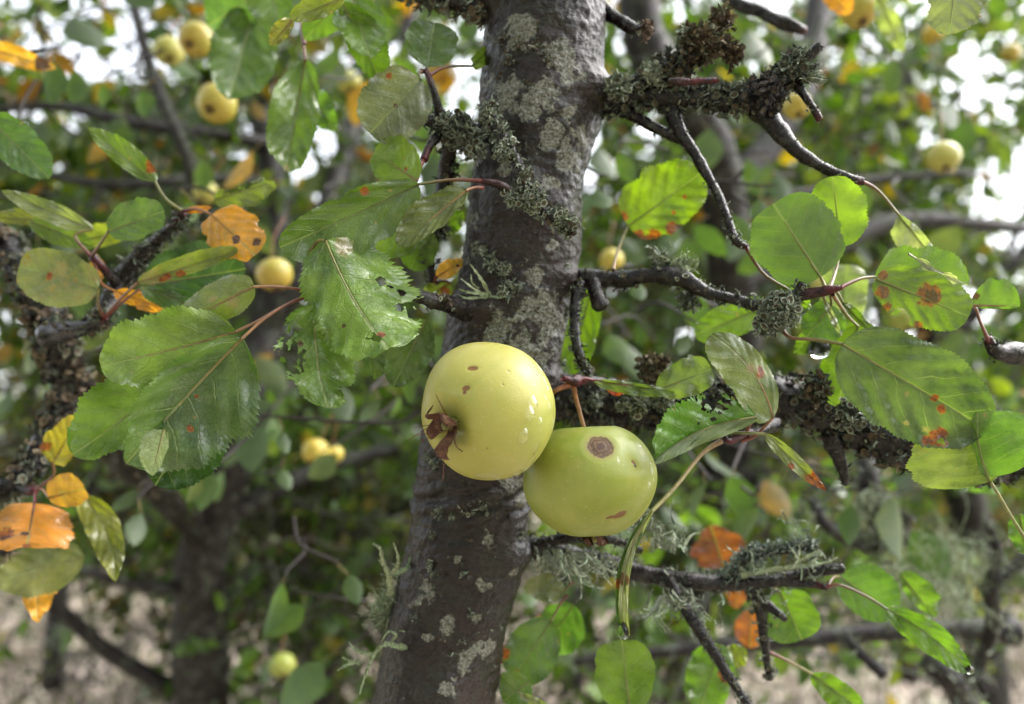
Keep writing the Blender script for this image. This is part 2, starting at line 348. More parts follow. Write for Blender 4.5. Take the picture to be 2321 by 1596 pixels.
def tuft(mb, p, nrm, rad, n, size, pal, cups=.2, fork=.5, curl=1.4, grav=0., wd=.3, seg=4, tap=.35):
    for _ in range(n):
        o = rv()*rad*random.random()**.6; d = (nrm*1.1+rv()*.8+o*(1/max(rad, 1e-4))*.6)
        s = size*random.uniform(.5, 1.3)
        if random.random() < cups: cup(mb, p+o+nrm*s*.3, nrm+rv()*.9, s*.30, random.choice(pal), (.09, .07, .05))
        else: strip(mb, p+o*.7, d, s, s*wd, random.choice(pal), curl, seg, fork, grav, tap)

# ------------------------------------------------------------------ leaves
def leaf(parent, base, tip, hl, hr=None, col=(.07, .14, .03), roll=0, twist=0, bend=0, hook=0, sb=0, fold=(12, 12), curl=(0, 0), wave=.07, wn=2.5,
         ser=.035, teeth=26, a=.55, b=.7, bites=(), marks=(), rag=0., pet=None, petc=((.30, .30, .10), (.28, .05, .04)), flip=False, label=None, rows=78, cols=16, pale=0., pr=1.0, seed=None):
    rnd = random.Random(seed if seed is not None else int(base[0]*7+base[1]*13))
    hr = hl if hr is None else hr
    if bites or rag > .1: rows, cols = 150, 56
    B = P(*base); T = P(*tip); dm = (base[2]+tip[2])/2; ax = (T-B); Ln = ax.length; ax.normalize()
    hl = hl/F*dm; hr = hr/F*dm
    vw = (CO-(B+T)/2).normalized(); s0 = ax.cross(vw).normalized(); n0 = s0.cross(ax).normalized()
    # midrib in the (axis, normal) plane, then matched to the given chord
    xs = [0.]; zs = [0.]; an = []
    for i in range(rows+1):
        u = i/rows; h = max(0, (u-.72)/.28); an.append(R(bend)*(u-.5)+R(hook)*h*h)
    for i in range(rows): xs.append(xs[-1]+math.cos(an[i])/rows); zs.append(zs[-1]+math.sin(an[i])/rows)
    ch = math.hypot(xs[-1], zs[-1]); th = math.atan2(zs[-1], xs[-1]); sc = Ln/ch
    pk = a/(a+b); wmax = pk**a*(1-pk)**b; off = rnd.uniform(0, 50)
    mb = MB(); pitchf = hr+hl; alive = []
    for i in range(rows+1):
        u = i/rows
        x = (xs[i]*math.cos(-th)-zs[i]*math.sin(-th))*sc; z = (xs[i]*math.sin(-th)+zs[i]*math.cos(-th))*sc
        al = an[i]-th
        rl = R(roll+twist*(u-.5))
        s = s0*math.cos(rl)+n0*math.sin(rl); n = n0*math.cos(rl)-s0*math.sin(rl)
        nn = n*math.cos(al)-ax*math.sin(al)
        mid = B+ax*x+n*z+s*(sb*Ln*4*u*(1-u))
        wu = max(1e-4, (max(u, .002)**a)*((1-min(u, .998))**b)/wmax)
        for j in range(cols+1):
            v = -1+2*j/cols; av = abs(v); sd = 1 if v >= 0 else 0
            hw = (hr if sd else hl)*wu
            f0 = R(fold[sd]); cu = R(curl[sd])
            # closed form of the curled cross-section
            if abs(cu) > 1e-3: lx = (math.sin(f0+cu*av)-math.sin(f0))/cu; lz = (math.cos(f0)-math.cos(f0+cu*av))/cu
            else: lx = math.cos(f0)*av; lz = math.sin(f0)*av
            m = 1.0
            if av > .7:
                e = (av-.7)/.3; ph = (u*teeth+.13*math.sin(u*40+off)) % 1; m += e*ser*1.7*(1.7*ph-.8)*(.6+.8*abs(mn.noise(Vector((u*teeth*.7, off, v)))))*min(1, wu*2)
                m += .10*e*mn.noise(Vector((u*4, off+v*2, 3)))+.05*e*mn.noise(Vector((u*11, off+v*3, 8)))
            if rag: m -= e*rag*max(0, mn.noise(Vector((u*6, off, v*1.5)))+.45*mn.noise(Vector((u*19, off, v*2))))*1.4
            nz = 1.5*wave*Ln*(av**1.6)*math.sin(6.2832*wn*u+off+sd*1.9)*min(1, wu*1.5)
            nz += .016*Ln*mn.noise(Vector((u*5, v*2.5, off)))*(av+.3)+.006*Ln*mn.noise(Vector((u*17, v*8, off)))
            tt = (u-.24*av*wu-.16*(av*wu)**2)*5.4+(.42 if sd else 0)
            nz += .009*Ln*math.cos(6.2832*tt)*min(1, av*2)*(-1)
            nz += -.006*Ln*math.exp(-(av*wu/.05)**2)
            q = mid+s*(lx*hw*m*(1 if sd else -1))+nn*(lz*hw*m+nz)
            k = [0., 0., pale*(.55+.5*mn.noise(Vector((u*3, v*1.5, off+9))))]
            for (mu, mv, mr, kd) in marks:
                dd = math.hypot((u-mu)*Ln, (v*wu-mv)*(hr if sd else hl)*.95)/(mr*Ln)
                if dd < 1.6: k[kd] = max(k[kd], max(0, 1-dd/1.35)*1.15)
            mb.add(q, (0, 0, 0, 1), (u, v*wu), (k[0], k[1], k[2], 1), av*(.72+.3*(wu < .2)) if av > .5 else .01)
            dead = False
            for (mu, mv, mr) in bites:
                if math.hypot((u-mu)*Ln, (v*wu-mv)*(hr if sd else hl))/Ln < mr*(1+1.5*mn.noise(Vector((u*17, v*8, off)))+.6*mn.noise(Vector((u*45, v*20, off)))): dead = True
            alive.append(not dead)
    c1 = cols+1
    for i in range(rows):
        for j in range(cols):
            q = (i*c1+j, i*c1+j+1, (i+1)*c1+j+1, (i+1)*c1+j)
            if sum(alive[t] for t in q) < 3: continue
            mb.face(q[::-1] if flip else q)
    # raised rib on the underside, petiole
    rib = [Vector(mb.v[i*c1+cols//2])-n0*.0002*(-1 if flip else 1) for i in range(0, int(rows*.85), 6)]
    rw = .0006*pr
    if pet is not None:
        pts = [P(*q) if not isinstance(q, Vector) else q for q in pet]+[B]
        if len(pts) == 2: m_ = (pts[0]+pts[1])/2+Vector((0, 0, (pts[0]-pts[1]).length*.08)); pts = [pts[0], m_, pts[1]]
        n_ = len(pts); tube(mb, pts, [.0011*pr]+[.00075*pr]*(n_-2)+[.0007*pr], 6, 7, petc[1]+(1,), 0, 1, 1, petc[0]+(1,), False)
    tube(mb, rib, [rw*(1-.8*i/len(rib)) for i in range(len(rib))], 1, 5, petc[0]+(1,), 0, 1, 1, None, False)
    o = link('leaf', mb.mesh('leaf'), ['leaf', 'petiole'], parent, B)
    o.color = (col[0], col[1], col[2], 1)
    if label: o['label'] = label
    return o

# ================================================================== THE SETTING
gm = MB(); N = 60
for i in range(N+1):
    for j in range(N+1):
        x = (i/N-.5)*160; y = (j/N-.5)*160; r = math.hypot(x, y)
        gm.add((x, y, -.05+.12*mn.noise(Vector((x*.2, y*.2, 0)))+max(0, r-20)*.012))
for i in range(N):
    for j in range(N): gm.face((i*(N+1)+j, (i+1)*(N+1)+j, (i+1)*(N+1)+j+1, i*(N+1)+j+1))
tag(link('ground', gm.mesh('ground'), ['ground']), kind='structure')

# template leaf for crowns: outline rows x 3 columns
TU = np.array([0, .18, .42, .68, .88, 1.]); TW = np.array([.06, .62, 1., .82, .42, .03])
def crown_leaves(mb, base, ax, sd, L, Wd, fold, bend, C):
    n = len(base); ax = ax/np.linalg.norm(ax, axis=1, keepdims=True)
    sd = sd-ax*np.sum(ax*sd, axis=1, keepdims=True); sd /= np.linalg.norm(sd, axis=1, keepdims=True)
    nr = np.cross(sd, ax); k = len(TU)
    V = np.zeros((n, k, 3, 3), dtype=np.float32)
    for i in range(k):
        c = base+ax*(L*TU[i])[:, None]+nr*(bend*L*TU[i]**2)[:, None]
        for j, v in enumerate((-1, 0, 1)):
            V[:, i, j] = c+(sd*(v*Wd*TW[i]*np.cos(fold))[:, None]+nr*(abs(v)*Wd*TW[i]*np.sin(fold))[:, None])
    V = V.reshape(-1, 3)
    q = np.array([(i*3+j, i*3+j+1, (i+1)*3+j+1, (i+1)*3+j) for i in range(k-1) for j in range(2)], dtype=np.int32)
    Fq = (q[None]+(np.arange(n)*(k*3))[:, None, None]).reshape(-1, 4)
    CC = np.repeat(np.concatenate([C, np.ones((n, 1))], axis=1), k*3, axis=0).astype(np.float32)
    mb.bulk(V, Fq, CC)
PALS = dict(bright=([(.13, .24, .05), (.16, .28, .05), (.10, .19, .045), (.20, .30, .12), (.24, .31, .07), (.34, .26, .06)], [.3, .25, .2, .12, .08, .05]), lich=([(.15, .18, .12), (.20, .23, .16), (.10, .12, .08), (.07, .06, .05), (.12, .08, .07)], [.3, .25, .2, .15, .1]), mix=([(.085, .155, .03), (.13, .20, .035), (.055, .11, .03), (.20, .27, .05), (.42, .30, .05), (.46, .22, .04), (.28, .12, .045), (.14, .20, .11)], [.3, .24, .16, .1, .06, .04, .04, .06]),
            green=([(.085, .16, .03), (.13, .21, .035), (.055, .11, .03), (.22, .29, .05), (.36, .27, .05), (.14, .2, .11)], [.34, .28, .14, .12, .05, .07]),
            dull=([(.06, .10, .035), (.09, .12, .05), (.12, .10, .05), (.16, .11, .06), (.30, .22, .06)], [.34, .26, .16, .14, .10]))
def gap(p):
    """openings between the crowns, in world directions: less foliage there"""
    q = p-CO; d = q.dot(FW)
    if d <= .05: return 1.
    x = CX+q.dot(RT)/d*F; y = CY-q.dot(UP)/d*F; g = 1.
    for (gx, gy, rx, ry, s) in GAPS:
        e = ((x-gx)/rx)**2+((y-gy)/ry)**2
        if e < 1: g = min(g, s+(1-s)*e*e)
    return g
GAPS = [(230, 90, 210, 120, .1), (700, 300, 80, 110, .1), (560, 290, 80, 30, .2), (2290, 480, 90, 190, .05), (2190, 1180, 190, 80, .0), (1970, 770, 80, 90, .15), (1690, 670, 60, 50, .2),
        (2130, 700, 150, 80, .12), (1760, 15, 70, 50, .1), (2210, 190, 120, 80, .12), (1990, 130, 60, 40, .2), (2100, 300, 60, 40, .2), (1560, 330, 50, 40, .3), (760, 100, 60, 60, .3), (60, 250, 90, 60, .3), (1550, 760, 70, 50, .2), (1000, 80, 60, 60, .2), (1040, 290, 40, 60, .2), (1850, 900, 60, 60, .3),
        (260, 1480, 200, 90, .1), (1950, 1570, 480, 80, .1), (100, 1350, 120, 90, .1), (1990, 1020, 60, 30, .2)]
def crown(parent, clumps, seed, pal, lsize=.055, name='crown'):
    r = np.random.default_rng(seed); rnd = random.Random(seed)
    mt = MB(); mc = MB(); cols, pr = PALS[pal]; cols = np.array(cols)*np.array([[.78, .80, .58]]); pr = np.array(pr)/sum(pr)
    B_, A_, S_, L_, C_ = [], [], [], [], []
    for (x, y, d, rx, ry, rd, n, lean) in clumps:
        c0 = P(x, y, d)
        for _ in range(n):
            for t_ in range(6):
                o = Vector((rnd.uniform(-1, 1), rnd.uniform(-1, 1), rnd.uniform(-1, 1)))
                if o.length < 1: break
            p = c0+RT*(o.x*rx/F*d)+UP*(o.z*ry/F*d)+FW*(o.y*rd)
            if p.z < .25 or (p-CO).length < .55: continue
            L = rnd.uniform(.14, .42)*min(2.2, max(1, d/2)); dr = Vector((rnd.gauss(0, 1)+lean, rnd.gauss(0, .7), rnd.gauss(-.1, .6))).normalized()
            pts = [p]; dd = dr.copy()
            for k in range(4): dd = (dd+rv()*.35+Vector((0, 0, -.08))).normalized(); pts.append(pts[-1]+dd*L/4)
            g = gap(pts[2])
            if rnd.random() > g+.15: continue
            cc = rnd.choice([(.05, .04, .037), (.075, .062, .055), (.10, .11, .085), (.035, .028, .028)])
            pp, rr, fs = tube(mt, pts, [.0032, .0028, .0024, .002, .0014], 3, 4, cc+(1,), 0, 1, 0, None, False)
            nl = int(L/.019*rnd.uniform(.5, 1.2))
            for k in range(nl):
                i = rnd.randrange(1, len(pp)); q = pp[i]
                if rnd.random() > gap(q): continue
                B_.append(q+rv()*.012); a = (fs[i][0]*.3+rv()*.9+Vector((0, 0, -.55))); A_.append(a)
                S_.append(rv()); L_.append(lsize*rnd.uniform(.55, 1.25)*min(1.9, max(1, d/2.6))); C_.append(cols[r.choice(len(cols), p=pr)]*rnd.uniform(.7, 1.25))
    n = len(B_)
    if n:
        L_ = np.array(L_); crown_leaves(mc, np.array([tuple(v) for v in B_]), np.array([tuple(v) for v in A_]), np.array([tuple(v) for v in S_])+np.array([[0, 0, 0]]), L_, L_*r.uniform(.27, .42, n),
                     r.uniform(.05, .7, n), r.uniform(-.35, .35, n), np.clip(np.array(C_), 0, .8))
        mc.add((0, 0, 0)) if False else None
        o = link(name, mc.mesh(name), ['crown'], parent, ORG[parent.name])
    link('twigs', mt.mesh('twigs'), ['bgtwig'], parent, ORG[parent.name])['kind'] = 'stuff'
M['bgtwig'] = tint_mat('far_twig', .6, 300)
def limb(parent, pts, name='branch', mat='bgbark', amp=.12, ns=12, lich=0, size=.008, pal=GD, seg=7):
    """pts: (x, y, d, r_px)"""
    pv = [P(q[0], q[1], q[2]) for q in pts]; rs = [q[3]/F*q[2] for q in pts]
    mb = MB(); pp, rr, fs = tube(mb, pv, rs, seg, ns, (0, 0, 0, 0), amp, 45)
    o = link(name, mb.mesh(name), [mat], parent, pv[0])
    if lich:
        ml = MB(); lichen_on(ml, pp, rr, fs, lich, size, pal, .05, .4); link('lichen', ml.mesh('lichen'), ['lichen'], o, pv[0])['kind'] = 'stuff'
    return o
NEI = []
def far_tree(label, base, trunk, limbs, clumps, seed, pal='mix', ls=.055, lich=150):
    t = empty('apple_tree', P(*base), label, 'tree', 'neighbouring orchard trees'); NEI.append(t)
    limb(t, trunk, 'trunk', lich=lich, ns=18, amp=.16, size=.016)
    for l in limbs: limb(t, l, lich=lich//3, size=.012)
    crown(t, clumps, seed, pal, ls); return t
# the neighbour whose trunk stands at lower left and whose limbs fill the left of the picture
tL = far_tree('mossy grey-brown apple tree with a thick forked trunk, behind the leaves at lower left', (455, 2300, 1.55),
    [(455, 2300, 1.55, 72), (460, 1800, 1.55, 66), (452, 1400, 1.5, 58), (470, 1200, 1.45, 56), (540, 980, 1.4, 52), (600, 750, 1.45, 38), (625, 480, 1.5, 30), (570, 160, 1.6, 24), (500, -200, 1.7, 18)],
    [[(600, 750, 1.45, 28), (680, 620, 1.45, 30), (760, 420, 1.6, 26), (830, 150, 1.8, 20), (850, -100, 1.9, 16)],
     [(600, 640, 1.45, 14), (520, 560, 1.4, 14), (450, 460, 1.3, 15), (425, 360, 1.25, 15), (350, 180, 1.25, 14), (300, 0, 1.3, 12), (270, -120, 1.35, 10)],
     [(610, 330, 1.53, 18), (480, 300, 1.4, 14), (300, 280, 1.3, 14), (120, 240, 1.35, 11), (-80, 260, 1.4, 9)],
     [(620, 420, 1.5, 14), (470, 400, 1.35, 11), (260, 420, 1.25, 12), (30, 380, 1.3, 9)],
     [(460, 1330, 1.5, 20), (330, 1330, 1.4, 13), (180, 1290, 1.3, 12), (0, 1240, 1.3, 10)],
     [(470, 1200, 1.45, 26), (640, 1100, 1.5, 22), (800, 1040, 1.6, 16), (960, 1010, 1.7, 12)],
     [(455, 1600, 1.55, 24), (250, 1480, 1.5, 18), (130, 1380, 1.45, 15), (-60, 1280, 1.4, 12)]],
    [(250, 330, 1.8, 360, 330, .6, 130, 0), (120, 120, 1.7, 260, 150, .4, 26, 0), (560, 120, 1.7, 300, 170, .5, 34, 0), (200, 600, 1.6, 330, 160, .4, 60, 0), (780, 200, 1.8, 220, 200, .4, 40, 0)], 21, 'mix', .05, 260)
tM = far_tree('tangled dark apple tree behind the main trunk, left of the two near apples', (700, 2000, 2.5),
    [(720, 2000, 2.6, 46), (740, 1500, 2.5, 42), (720, 1250, 2.5, 40), (800, 1000, 2.4, 34), (930, 700, 2.4, 26), (900, 300, 2.4, 20), (950, -100, 2.5, 14)],
    [[(730, 1300, 2.5, 30), (560, 1150, 2.3, 22), (350, 1100, 2.2, 18), (60, 1130, 2.1, 13)], [(720, 1250, 2.5, 26), (830, 1180, 2.3, 20), (1000, 1120, 2.2, 14)],
     [(790, 1020, 2.4, 24), (640, 880, 2.3, 18), (450, 820, 2.2, 14), (200, 830, 2.2, 11)]],
    [(500, 900, 2.3, 500, 240, .6, 120, 0), (700, 1200, 2.2, 420, 190, .5, 90, 0), (700, 420, 2.9, 420, 380, .7, 110, 0), (170, 900, 2.4, 300, 250, .5, 50, 0)], 22, 'dull', .05, 260)
tR = far_tree('dark leaning apple tree seen out of focus, right of the main trunk', (1500, 2400, 1.9),
    [(1500, 2400, 1.9, 52), (1540, 1700, 1.8, 50), (1600, 1250, 1.7, 48), (1680, 900, 1.6, 46), (1655, 600, 1.5, 50), (1610, 330, 1.4, 52), (1470, 120, 1.3, 48), (1440, -150, 1.3, 42)],
    [[(1640, 450, 1.5, 36), (1800, 250, 1.6, 32), (1850, 60, 1.7, 30), (1870, -140, 1.8, 26)], [(1660, 640, 1.5, 34), (1850, 570, 1.6, 30), (2050, 500, 1.7, 20), (2330, 520, 1.8, 12)],
     [(1600, 420, 1.5, 14), (1800, 440, 1.55, 12), (2000, 405, 1.6, 10), (2200, 395, 1.6, 9)],
     [(1640, 1100, 1.65, 22), (1800, 1080, 1.6, 16), (1960, 1130, 1.5, 12)]],
    [(1700, 350, 2.0, 330, 330, .5, 100, 0), (1500, 650, 2.0, 250, 260, .4, 60, 0), (1750, 900, 2.1, 330, 230, .5, 80, 0), (1650, 1150, 2.1, 330, 190, .4, 70, 0), (1450, 100, 2.0, 200, 220, .4, 40, 0)], 23, 'mix', .05, 200)
tR2 = far_tree('leafy apple tree with yellowing leaves, filling the right side', (2250, 2200, 2.9),
    [(2260, 2200, 2.9, 50), (2240, 1600, 2.9, 46), (2200, 1200, 2.9, 42), (2120, 800, 2.8, 36), (2040, 400, 2.8, 28), (2100, 50, 2.9, 18)],
    [[(2120, 800, 2.8, 24), (2300, 600, 2.8, 18), (2450, 400, 2.9, 12)], [(2080, 600, 2.8, 24), (1900, 400, 2.8, 18), (1800, 150, 2.8, 12)],
     [(2150, 930, 2.8, 20), (1950, 830, 2.8, 14), (1780, 800, 2.8, 10)]],
    [(2050, 230, 2.6, 380, 330, .6, 150, 0), (2150, 560, 2.7, 320, 240, .6, 120, 0), (1850, 640, 2.8, 330, 260, .6, 90, 0), (2050, 1150, 2.7, 400, 200, .5, 80, 0), (1700, 150, 3.0, 300, 250, .6, 70, 0)], 24, 'green', .052, 160)
tF = far_tree('distant apple tree at the far left, its crown high against the sky', (120, 1500, 4.6),
    [(120, 1560, 4.6, 24), (150, 1100, 4.6, 22), (200, 700, 4.6, 18), (260, 200, 4.6, 12)], [[(190, 760, 4.6, 14), (420, 450, 4.6, 10), (520, 150, 4.6, 6)]],
    [(250, 300, 4.4, 560, 420, .9, 110, 0), (600, 650, 4.4, 500, 300, .8, 160, 0)], 25, 'green', .05, 60)
tF2 = far_tree('distant apple tree hidden for the most part straight behind the main trunk', (1300, 1500, 4.8),
    [(1300, 1560, 4.8, 26), (1290, 1100, 4.8, 22), (1340, 700, 4.8, 18), (1380, 200, 4.8, 12)], [[(1300, 900, 4.8, 14), (1500, 600, 4.8, 10), (1620, 300, 4.8, 6)]],
    [(1350, 400, 4.6, 560, 480, .9, 130, 0), (1300, 850, 4.6, 600, 220, .8, 190, 0), (1000, 200, 4.8, 400, 350, .8, 40, 0)], 26, 'green', .05, 60)
tF3 = far_tree('distant green apple tree at the far right, bright sky breaking through it', (2050, 1480, 5.2),
    [(2060, 1540, 5.2, 24), (2040, 1100, 5.2, 20), (2000, 700, 5.2, 16), (2040, 250, 5.2, 10)], [[(2020, 900, 5.2, 14), (2250, 640, 5.2, 10), (2380, 320, 5.2, 6)]],
    [(2050, 300, 5.0, 560, 460, .9, 130, 0), (1950, 800, 5.0, 520, 250, .8, 190, 0)], 27, 'green', .05, 60)
crown(tM, [(700, 1250, 1.9, 330, 330, .4, 150, 0), (300, 1000, 1.8, 330, 200, .4, 70, 0), (820, 1500, 2.0, 260, 160, .4, 60, 0), (560, 950, 2.1, 300, 250, .4, 70, 0), (200, 1560, 2.2, 360, 70, .5, 30, 0)], 31, 'lich', .02, 'lichened_twigs')
crown(tL, [(300, 450, 2.2, 400, 420, .5, 110, 0), (700, 800, 2.2, 330, 300, .5, 90, 0), (400, 1380, 2.4, 450, 120, .5, 60, 0)], 33, 'lich', .02, 'lichened_twigs')
crown(tR2, [(1800, 400, 2.4, 420, 420, .6, 110, 0), (2050, 900, 2.4, 330, 300, .5, 60, 0), (1900, 1350, 2.2, 400, 110, .5, 50, 0)], 34, 'lich', .02, 'lichened_twigs')
crown(tR, [(1400, 1500, 1.5, 220, 150, .3, 60, 0), (1700, 1150, 1.8, 330, 200, .4, 50, 0), (1960, 1180, 1.5, 120, 160, .3, 30, 0)], 32, 'lich', .02, 'lichened_twigs')
crown(tM, [(760, 850, 1.9, 260, 260, .4, 60, 0), (620, 1120, 1.7, 300, 160, .3, 45, 0), (300, 1080, 1.6, 260, 120, .3, 30, 0), (680, 1430, 1.7, 220, 130, .3, 34, 0)], 41, 'bright', .042, 'foliage')
crown(tR, [(1650, 1180, 1.5, 330, 140, .3, 45, 0), (1450, 1420, 1.4, 200, 160, .3, 34, 0), (1480, 600, 1.8, 160, 260, .3, 30, 0)], 42, 'bright', .042, 'foliage')
# far off: a hedgerow wood nobody could count, and the dry grass
r = np.random.default_rng(5); n = 42000
az = r.uniform(-.95, .95, n); dist = r.uniform(13, 19, n); hh = 2.0+.5*np.sin(az*9)+.4*np.sin(az*23+1)
zz = r.uniform(0, 1, n)**.8*hh; px_ = np.sin(az)*dist; py_ = np.cos(az)*dist
base = np.stack([px_, py_, zz], 1)+r.normal(0, .2, (n, 3)); cl = np.array(PALS['dull'][0]+PALS['green'][0][:4]); C_ = cl[r.integers(0, len(cl), n)]*r.uniform(.6, 1.3, (n, 1))
hm = MB(); L_ = r.uniform(.10, .22, n); crown_leaves(hm, base, r.normal(0, 1, (n, 3)), r.normal(0, 1, (n, 3)), L_, L_*.4, r.uniform(0, .6, n), r.uniform(-.3, .3, n), C_)
tag(link('far_hedge', hm.mesh('far_hedge'), ['crown']), 'far-off band of trees and hedge closing the orchard behind everything', 'hedge', kind='stuff')
n = 60000; az = r.uniform(-.8, .8, n); dist = 2.5+r.uniform(0, 1, n)**1.3*11; gx = np.sin(az)*dist; gy = np.cos(az)*dist
base = np.stack([gx, gy, np.full(n, -.08)], 1); axg = r.normal(0, .45, (n, 3)); axg[:, 2] = 1; L_ = r.uniform(.06, .22, n)
cl = np.array([(.50, .42, .34), (.40, .35, .25), (.22, .24, .12), (.32, .25, .20), (.56, .47, .40)])*.95; C_ = cl[r.integers(0, 5, n)]*r.uniform(.6, 1.1, (n, 1))*np.clip(.75+1.1*np.array([mn.noise(Vector((a*1.3, b*.9, 0))) for a, b in zip(gx, gy)]), .3, 1.2)[:, None]
hm = MB(); crown_leaves(hm, base, axg, r.normal(0, 1, (n, 3)), L_, L_*.05+.002, r.uniform(0, .6, n), r.uniform(-.6, .6, n), C_)
tag(link('dry_grass', hm.mesh('dry_grass'), ['grass']), 'pale dry grass covering the orchard floor', 'grass', kind='stuff')

# ================================================================== THE MAIN TREE
AXD = .445
TR = [(-500, 1270, 150), (-150, 1250, 145), (0, 1236, 139), (110, 1232, 134), (200, 1230, 138), (300, 1216, 140), (400, 1200, 126), (600, 1177, 133), (760, 1146, 134), (900, 1112, 140), (1050, 1080, 134), (1200, 1066, 134), (1300, 1045, 136), (1400, 1020, 136), (1600, 982, 138), (2000, 900, 146), (3000, 760, 165), (4600, 560, 195), (6500, 420, 240)]
def tr_at(y):
    for a, b in zip(TR, TR[1:]):
        if y <= b[0]: t = max(0, (y-a[0])/(b[0]-a[0])); return a[1]+(b[1]-a[1])*t, a[2]+(b[2]-a[2])*t
    return TR[-1][1:]
def on_trunk(x, y, lift=0.):
    cx, hw = tr_at(y); t = max(-.98, min(.98, (x-cx)/hw)); r_ = hw/F*AXD
    return P(x, y, AXD-r_*math.sqrt(1-t*t)*1.0-lift)
def trunk_n(x, y):
    cx, hw = tr_at(y); t = max(-.98, min(.98, (x-cx)/hw)); return (RT*t-FW*math.sqrt(1-t*t)).normalized()
MAIN = empty('apple_tree', P(982, 1600, AXD), 'dark wet apple tree with a lichen-blotched trunk, in focus at the centre', 'tree')
PATCH = [(1265, 172, 46), (1290, 215, 26), (1262, 200, 20), (1150, 248, 36), (1230, 262, 38), (1190, 290, 30), (1290, 292, 20), (1257, 335, 30), (1290, 370, 22), (1290, 395, 18), (1180, 115, 40), (1100, 205, 20), (1270, 560, 20),
         (1130, 752, 40), (1178, 728, 24), (1230, 700, 44), (1250, 745, 30), (1210, 640, 26), (1180, 790, 34), (1230, 800, 30), (1070, 200, 16), (1085, 590, 20), (1075, 520, 12), (1155, 1060, 30), (1190, 1110, 24), (1060, 500, 14), (1320, 330, 18),
         (975, 1300, 22), (1010, 1370, 22), (1045, 1230, 12), (950, 1330, 14), (1100, 1290, 14), (1065, 1450, 28), (1110, 1440, 24), (1020, 1500, 20), (970, 1400, 16), (1085, 1370, 18), (1150, 1270, 12), (1120, 1200, 18), (1190, 1200, 14), (1215, 480, 22), (1250, 440, 18), (1110, 320, 30), (1150, 400, 28)]
def build_trunk():
    mb = MB(); ns = 250; ys = list(np.arange(-420, 1760, 4.4))+[1800, 1900, 2000, 2300, 2700, 3200, 4000, 5000, 6200]
    ym = [y for y in ys]; pts = []; rad = []
    for y in ym:
        cx, hw = tr_at(y)
        # smooth the profile
        c2, h2 = tr_at(y-40); c3, h3 = tr_at(y+40); cx = (cx+c2+c3)/3; hw = (hw+h2+h3)/3
        pts.append(P(cx, y, AXD)); rad.append(hw/F*AXD)
    m = len(ym)
    for i, (p, r_, y) in enumerate(zip(pts, rad, ym)):
        for k in range(ns):
            a = 6.28318*k/ns; d = RT*math.cos(a)-FW*math.sin(a)
            q = p+d*r_
            nz = .0022*mn.noise(q*28)+.0008*mn.noise(Vector((q.x*75, q.y*75, q.z*130)))+.0008*mn.noise(Vector((q.x*210, q.y*210, q.z*340)))+.0006*mn.noise(q*520)
            xs = CX+(q-CO).dot(RT)/(q-CO).dot(FW)*F; ysr = y
            xp = xs+26*mn.noise(q*95)+12*mn.noise(q*260); yp = ysr+26*mn.noise(q*95+Vector((9, 3, 5)))+12*mn.noise(q*260+Vector((3, 9, 1)))
            kk = 0.
            if math.sin(a) > -.2:
                for (bx, by, br) in PATCH:
                    dd = math.hypot(xp-bx, (yp-by)*1.05)*1.1
                    if dd < br*1.5: kk = max(kk, min(1, 1.25-dd/br*.75))
                # collars where branches leave, ridges of the old wound under the apple
                for (bx, by, br, h) in ((1365, 215, 62, .006), (1085, 700, 60, .007), (1290, 640, 50, .004), (1170, 1250, 60, .004), (1060, 1125, 75, .004), (1120, 1090, 60, .003), (1000, 1520, 80, .006), (1120, 20, 50, .005), (1200, 440, 50, .003), (1270, 860, 55, .005)):
                    dd = math.hypot((xs-bx), (ysr-by)*1.2)/br
                    if dd < 1: nz += h*(1-dd*dd)**2
                if 1060 < ysr < 1180: nz += .0018*math.sin((ysr+.25*(xs-1080))*.16+3*mn.noise(q*60))*max(0, 1-abs(ysr-1120)/60)
            crust = kk*.0006*mn.noise(q*900)
            mb.add(q+d*(nz+crust), (0, 0, 0, 0), (0, 0), (kk, 0, 0, 1))
    for i in range(m-1):
        for k in range(ns): k2 = (k+1) % ns; mb.face((i*ns+k, (i+1)*ns+k, (i+1)*ns+k2, i*ns+k2))
    return link('trunk', mb.mesh('trunk'), ['bark'], MAIN, P(982, 1600, AXD))
TRUNK = build_trunk()
# unseen main-tree crown over and behind the camera, added to dim frontal light
def shade_crown():
    n = 9500; r = np.random.default_rng(77); az = r.uniform(-math.pi, math.pi, n); el = np.arcsin(r.uniform(-.25, .97, n)); d = r.uniform(.9, 2.4, n)
    dx, dy, dz = np.sin(az)*np.cos(el), np.cos(az)*np.cos(el), np.sin(el)
    keep = ((dy < .25) | (el > .8)) & ~((dx > .25) & (el > .15) & (el < 1.1) & (dy > -.75) & (r.uniform(0, 1, n) < .85)) & (np.array([mn.noise(Vector((a*3, b*3, c*3))) for a, b, c in zip(dx, dy, dz)]) > -.32)  # thinned at right so sky light still reaches that side of the trunk
    base = np.stack([dx, dy, dz], 1)[keep]*d[keep][:, None]+np.array([[0, 0, CAMZ]]); m = len(base)
    cl = np.array(PALS['green'][0]); C_ = cl[r.integers(0, 4, m)]*r.uniform(.7, 1.2, (m, 1)); L_ = r.uniform(.07, .11, m); h = MB()
    ax = r.normal(0, .8, (m, 3)); ax[:, 2] -= .5
    crown_leaves(h, base, ax, r.normal(0, 1, (m, 3)), L_, L_*.36, r.uniform(.1, .6, m), r.uniform(-.3, .3, m), C_)
    link('crown', h.mesh('crown'), ['crown'], MAIN, ORG[MAIN.name])
shade_crown()
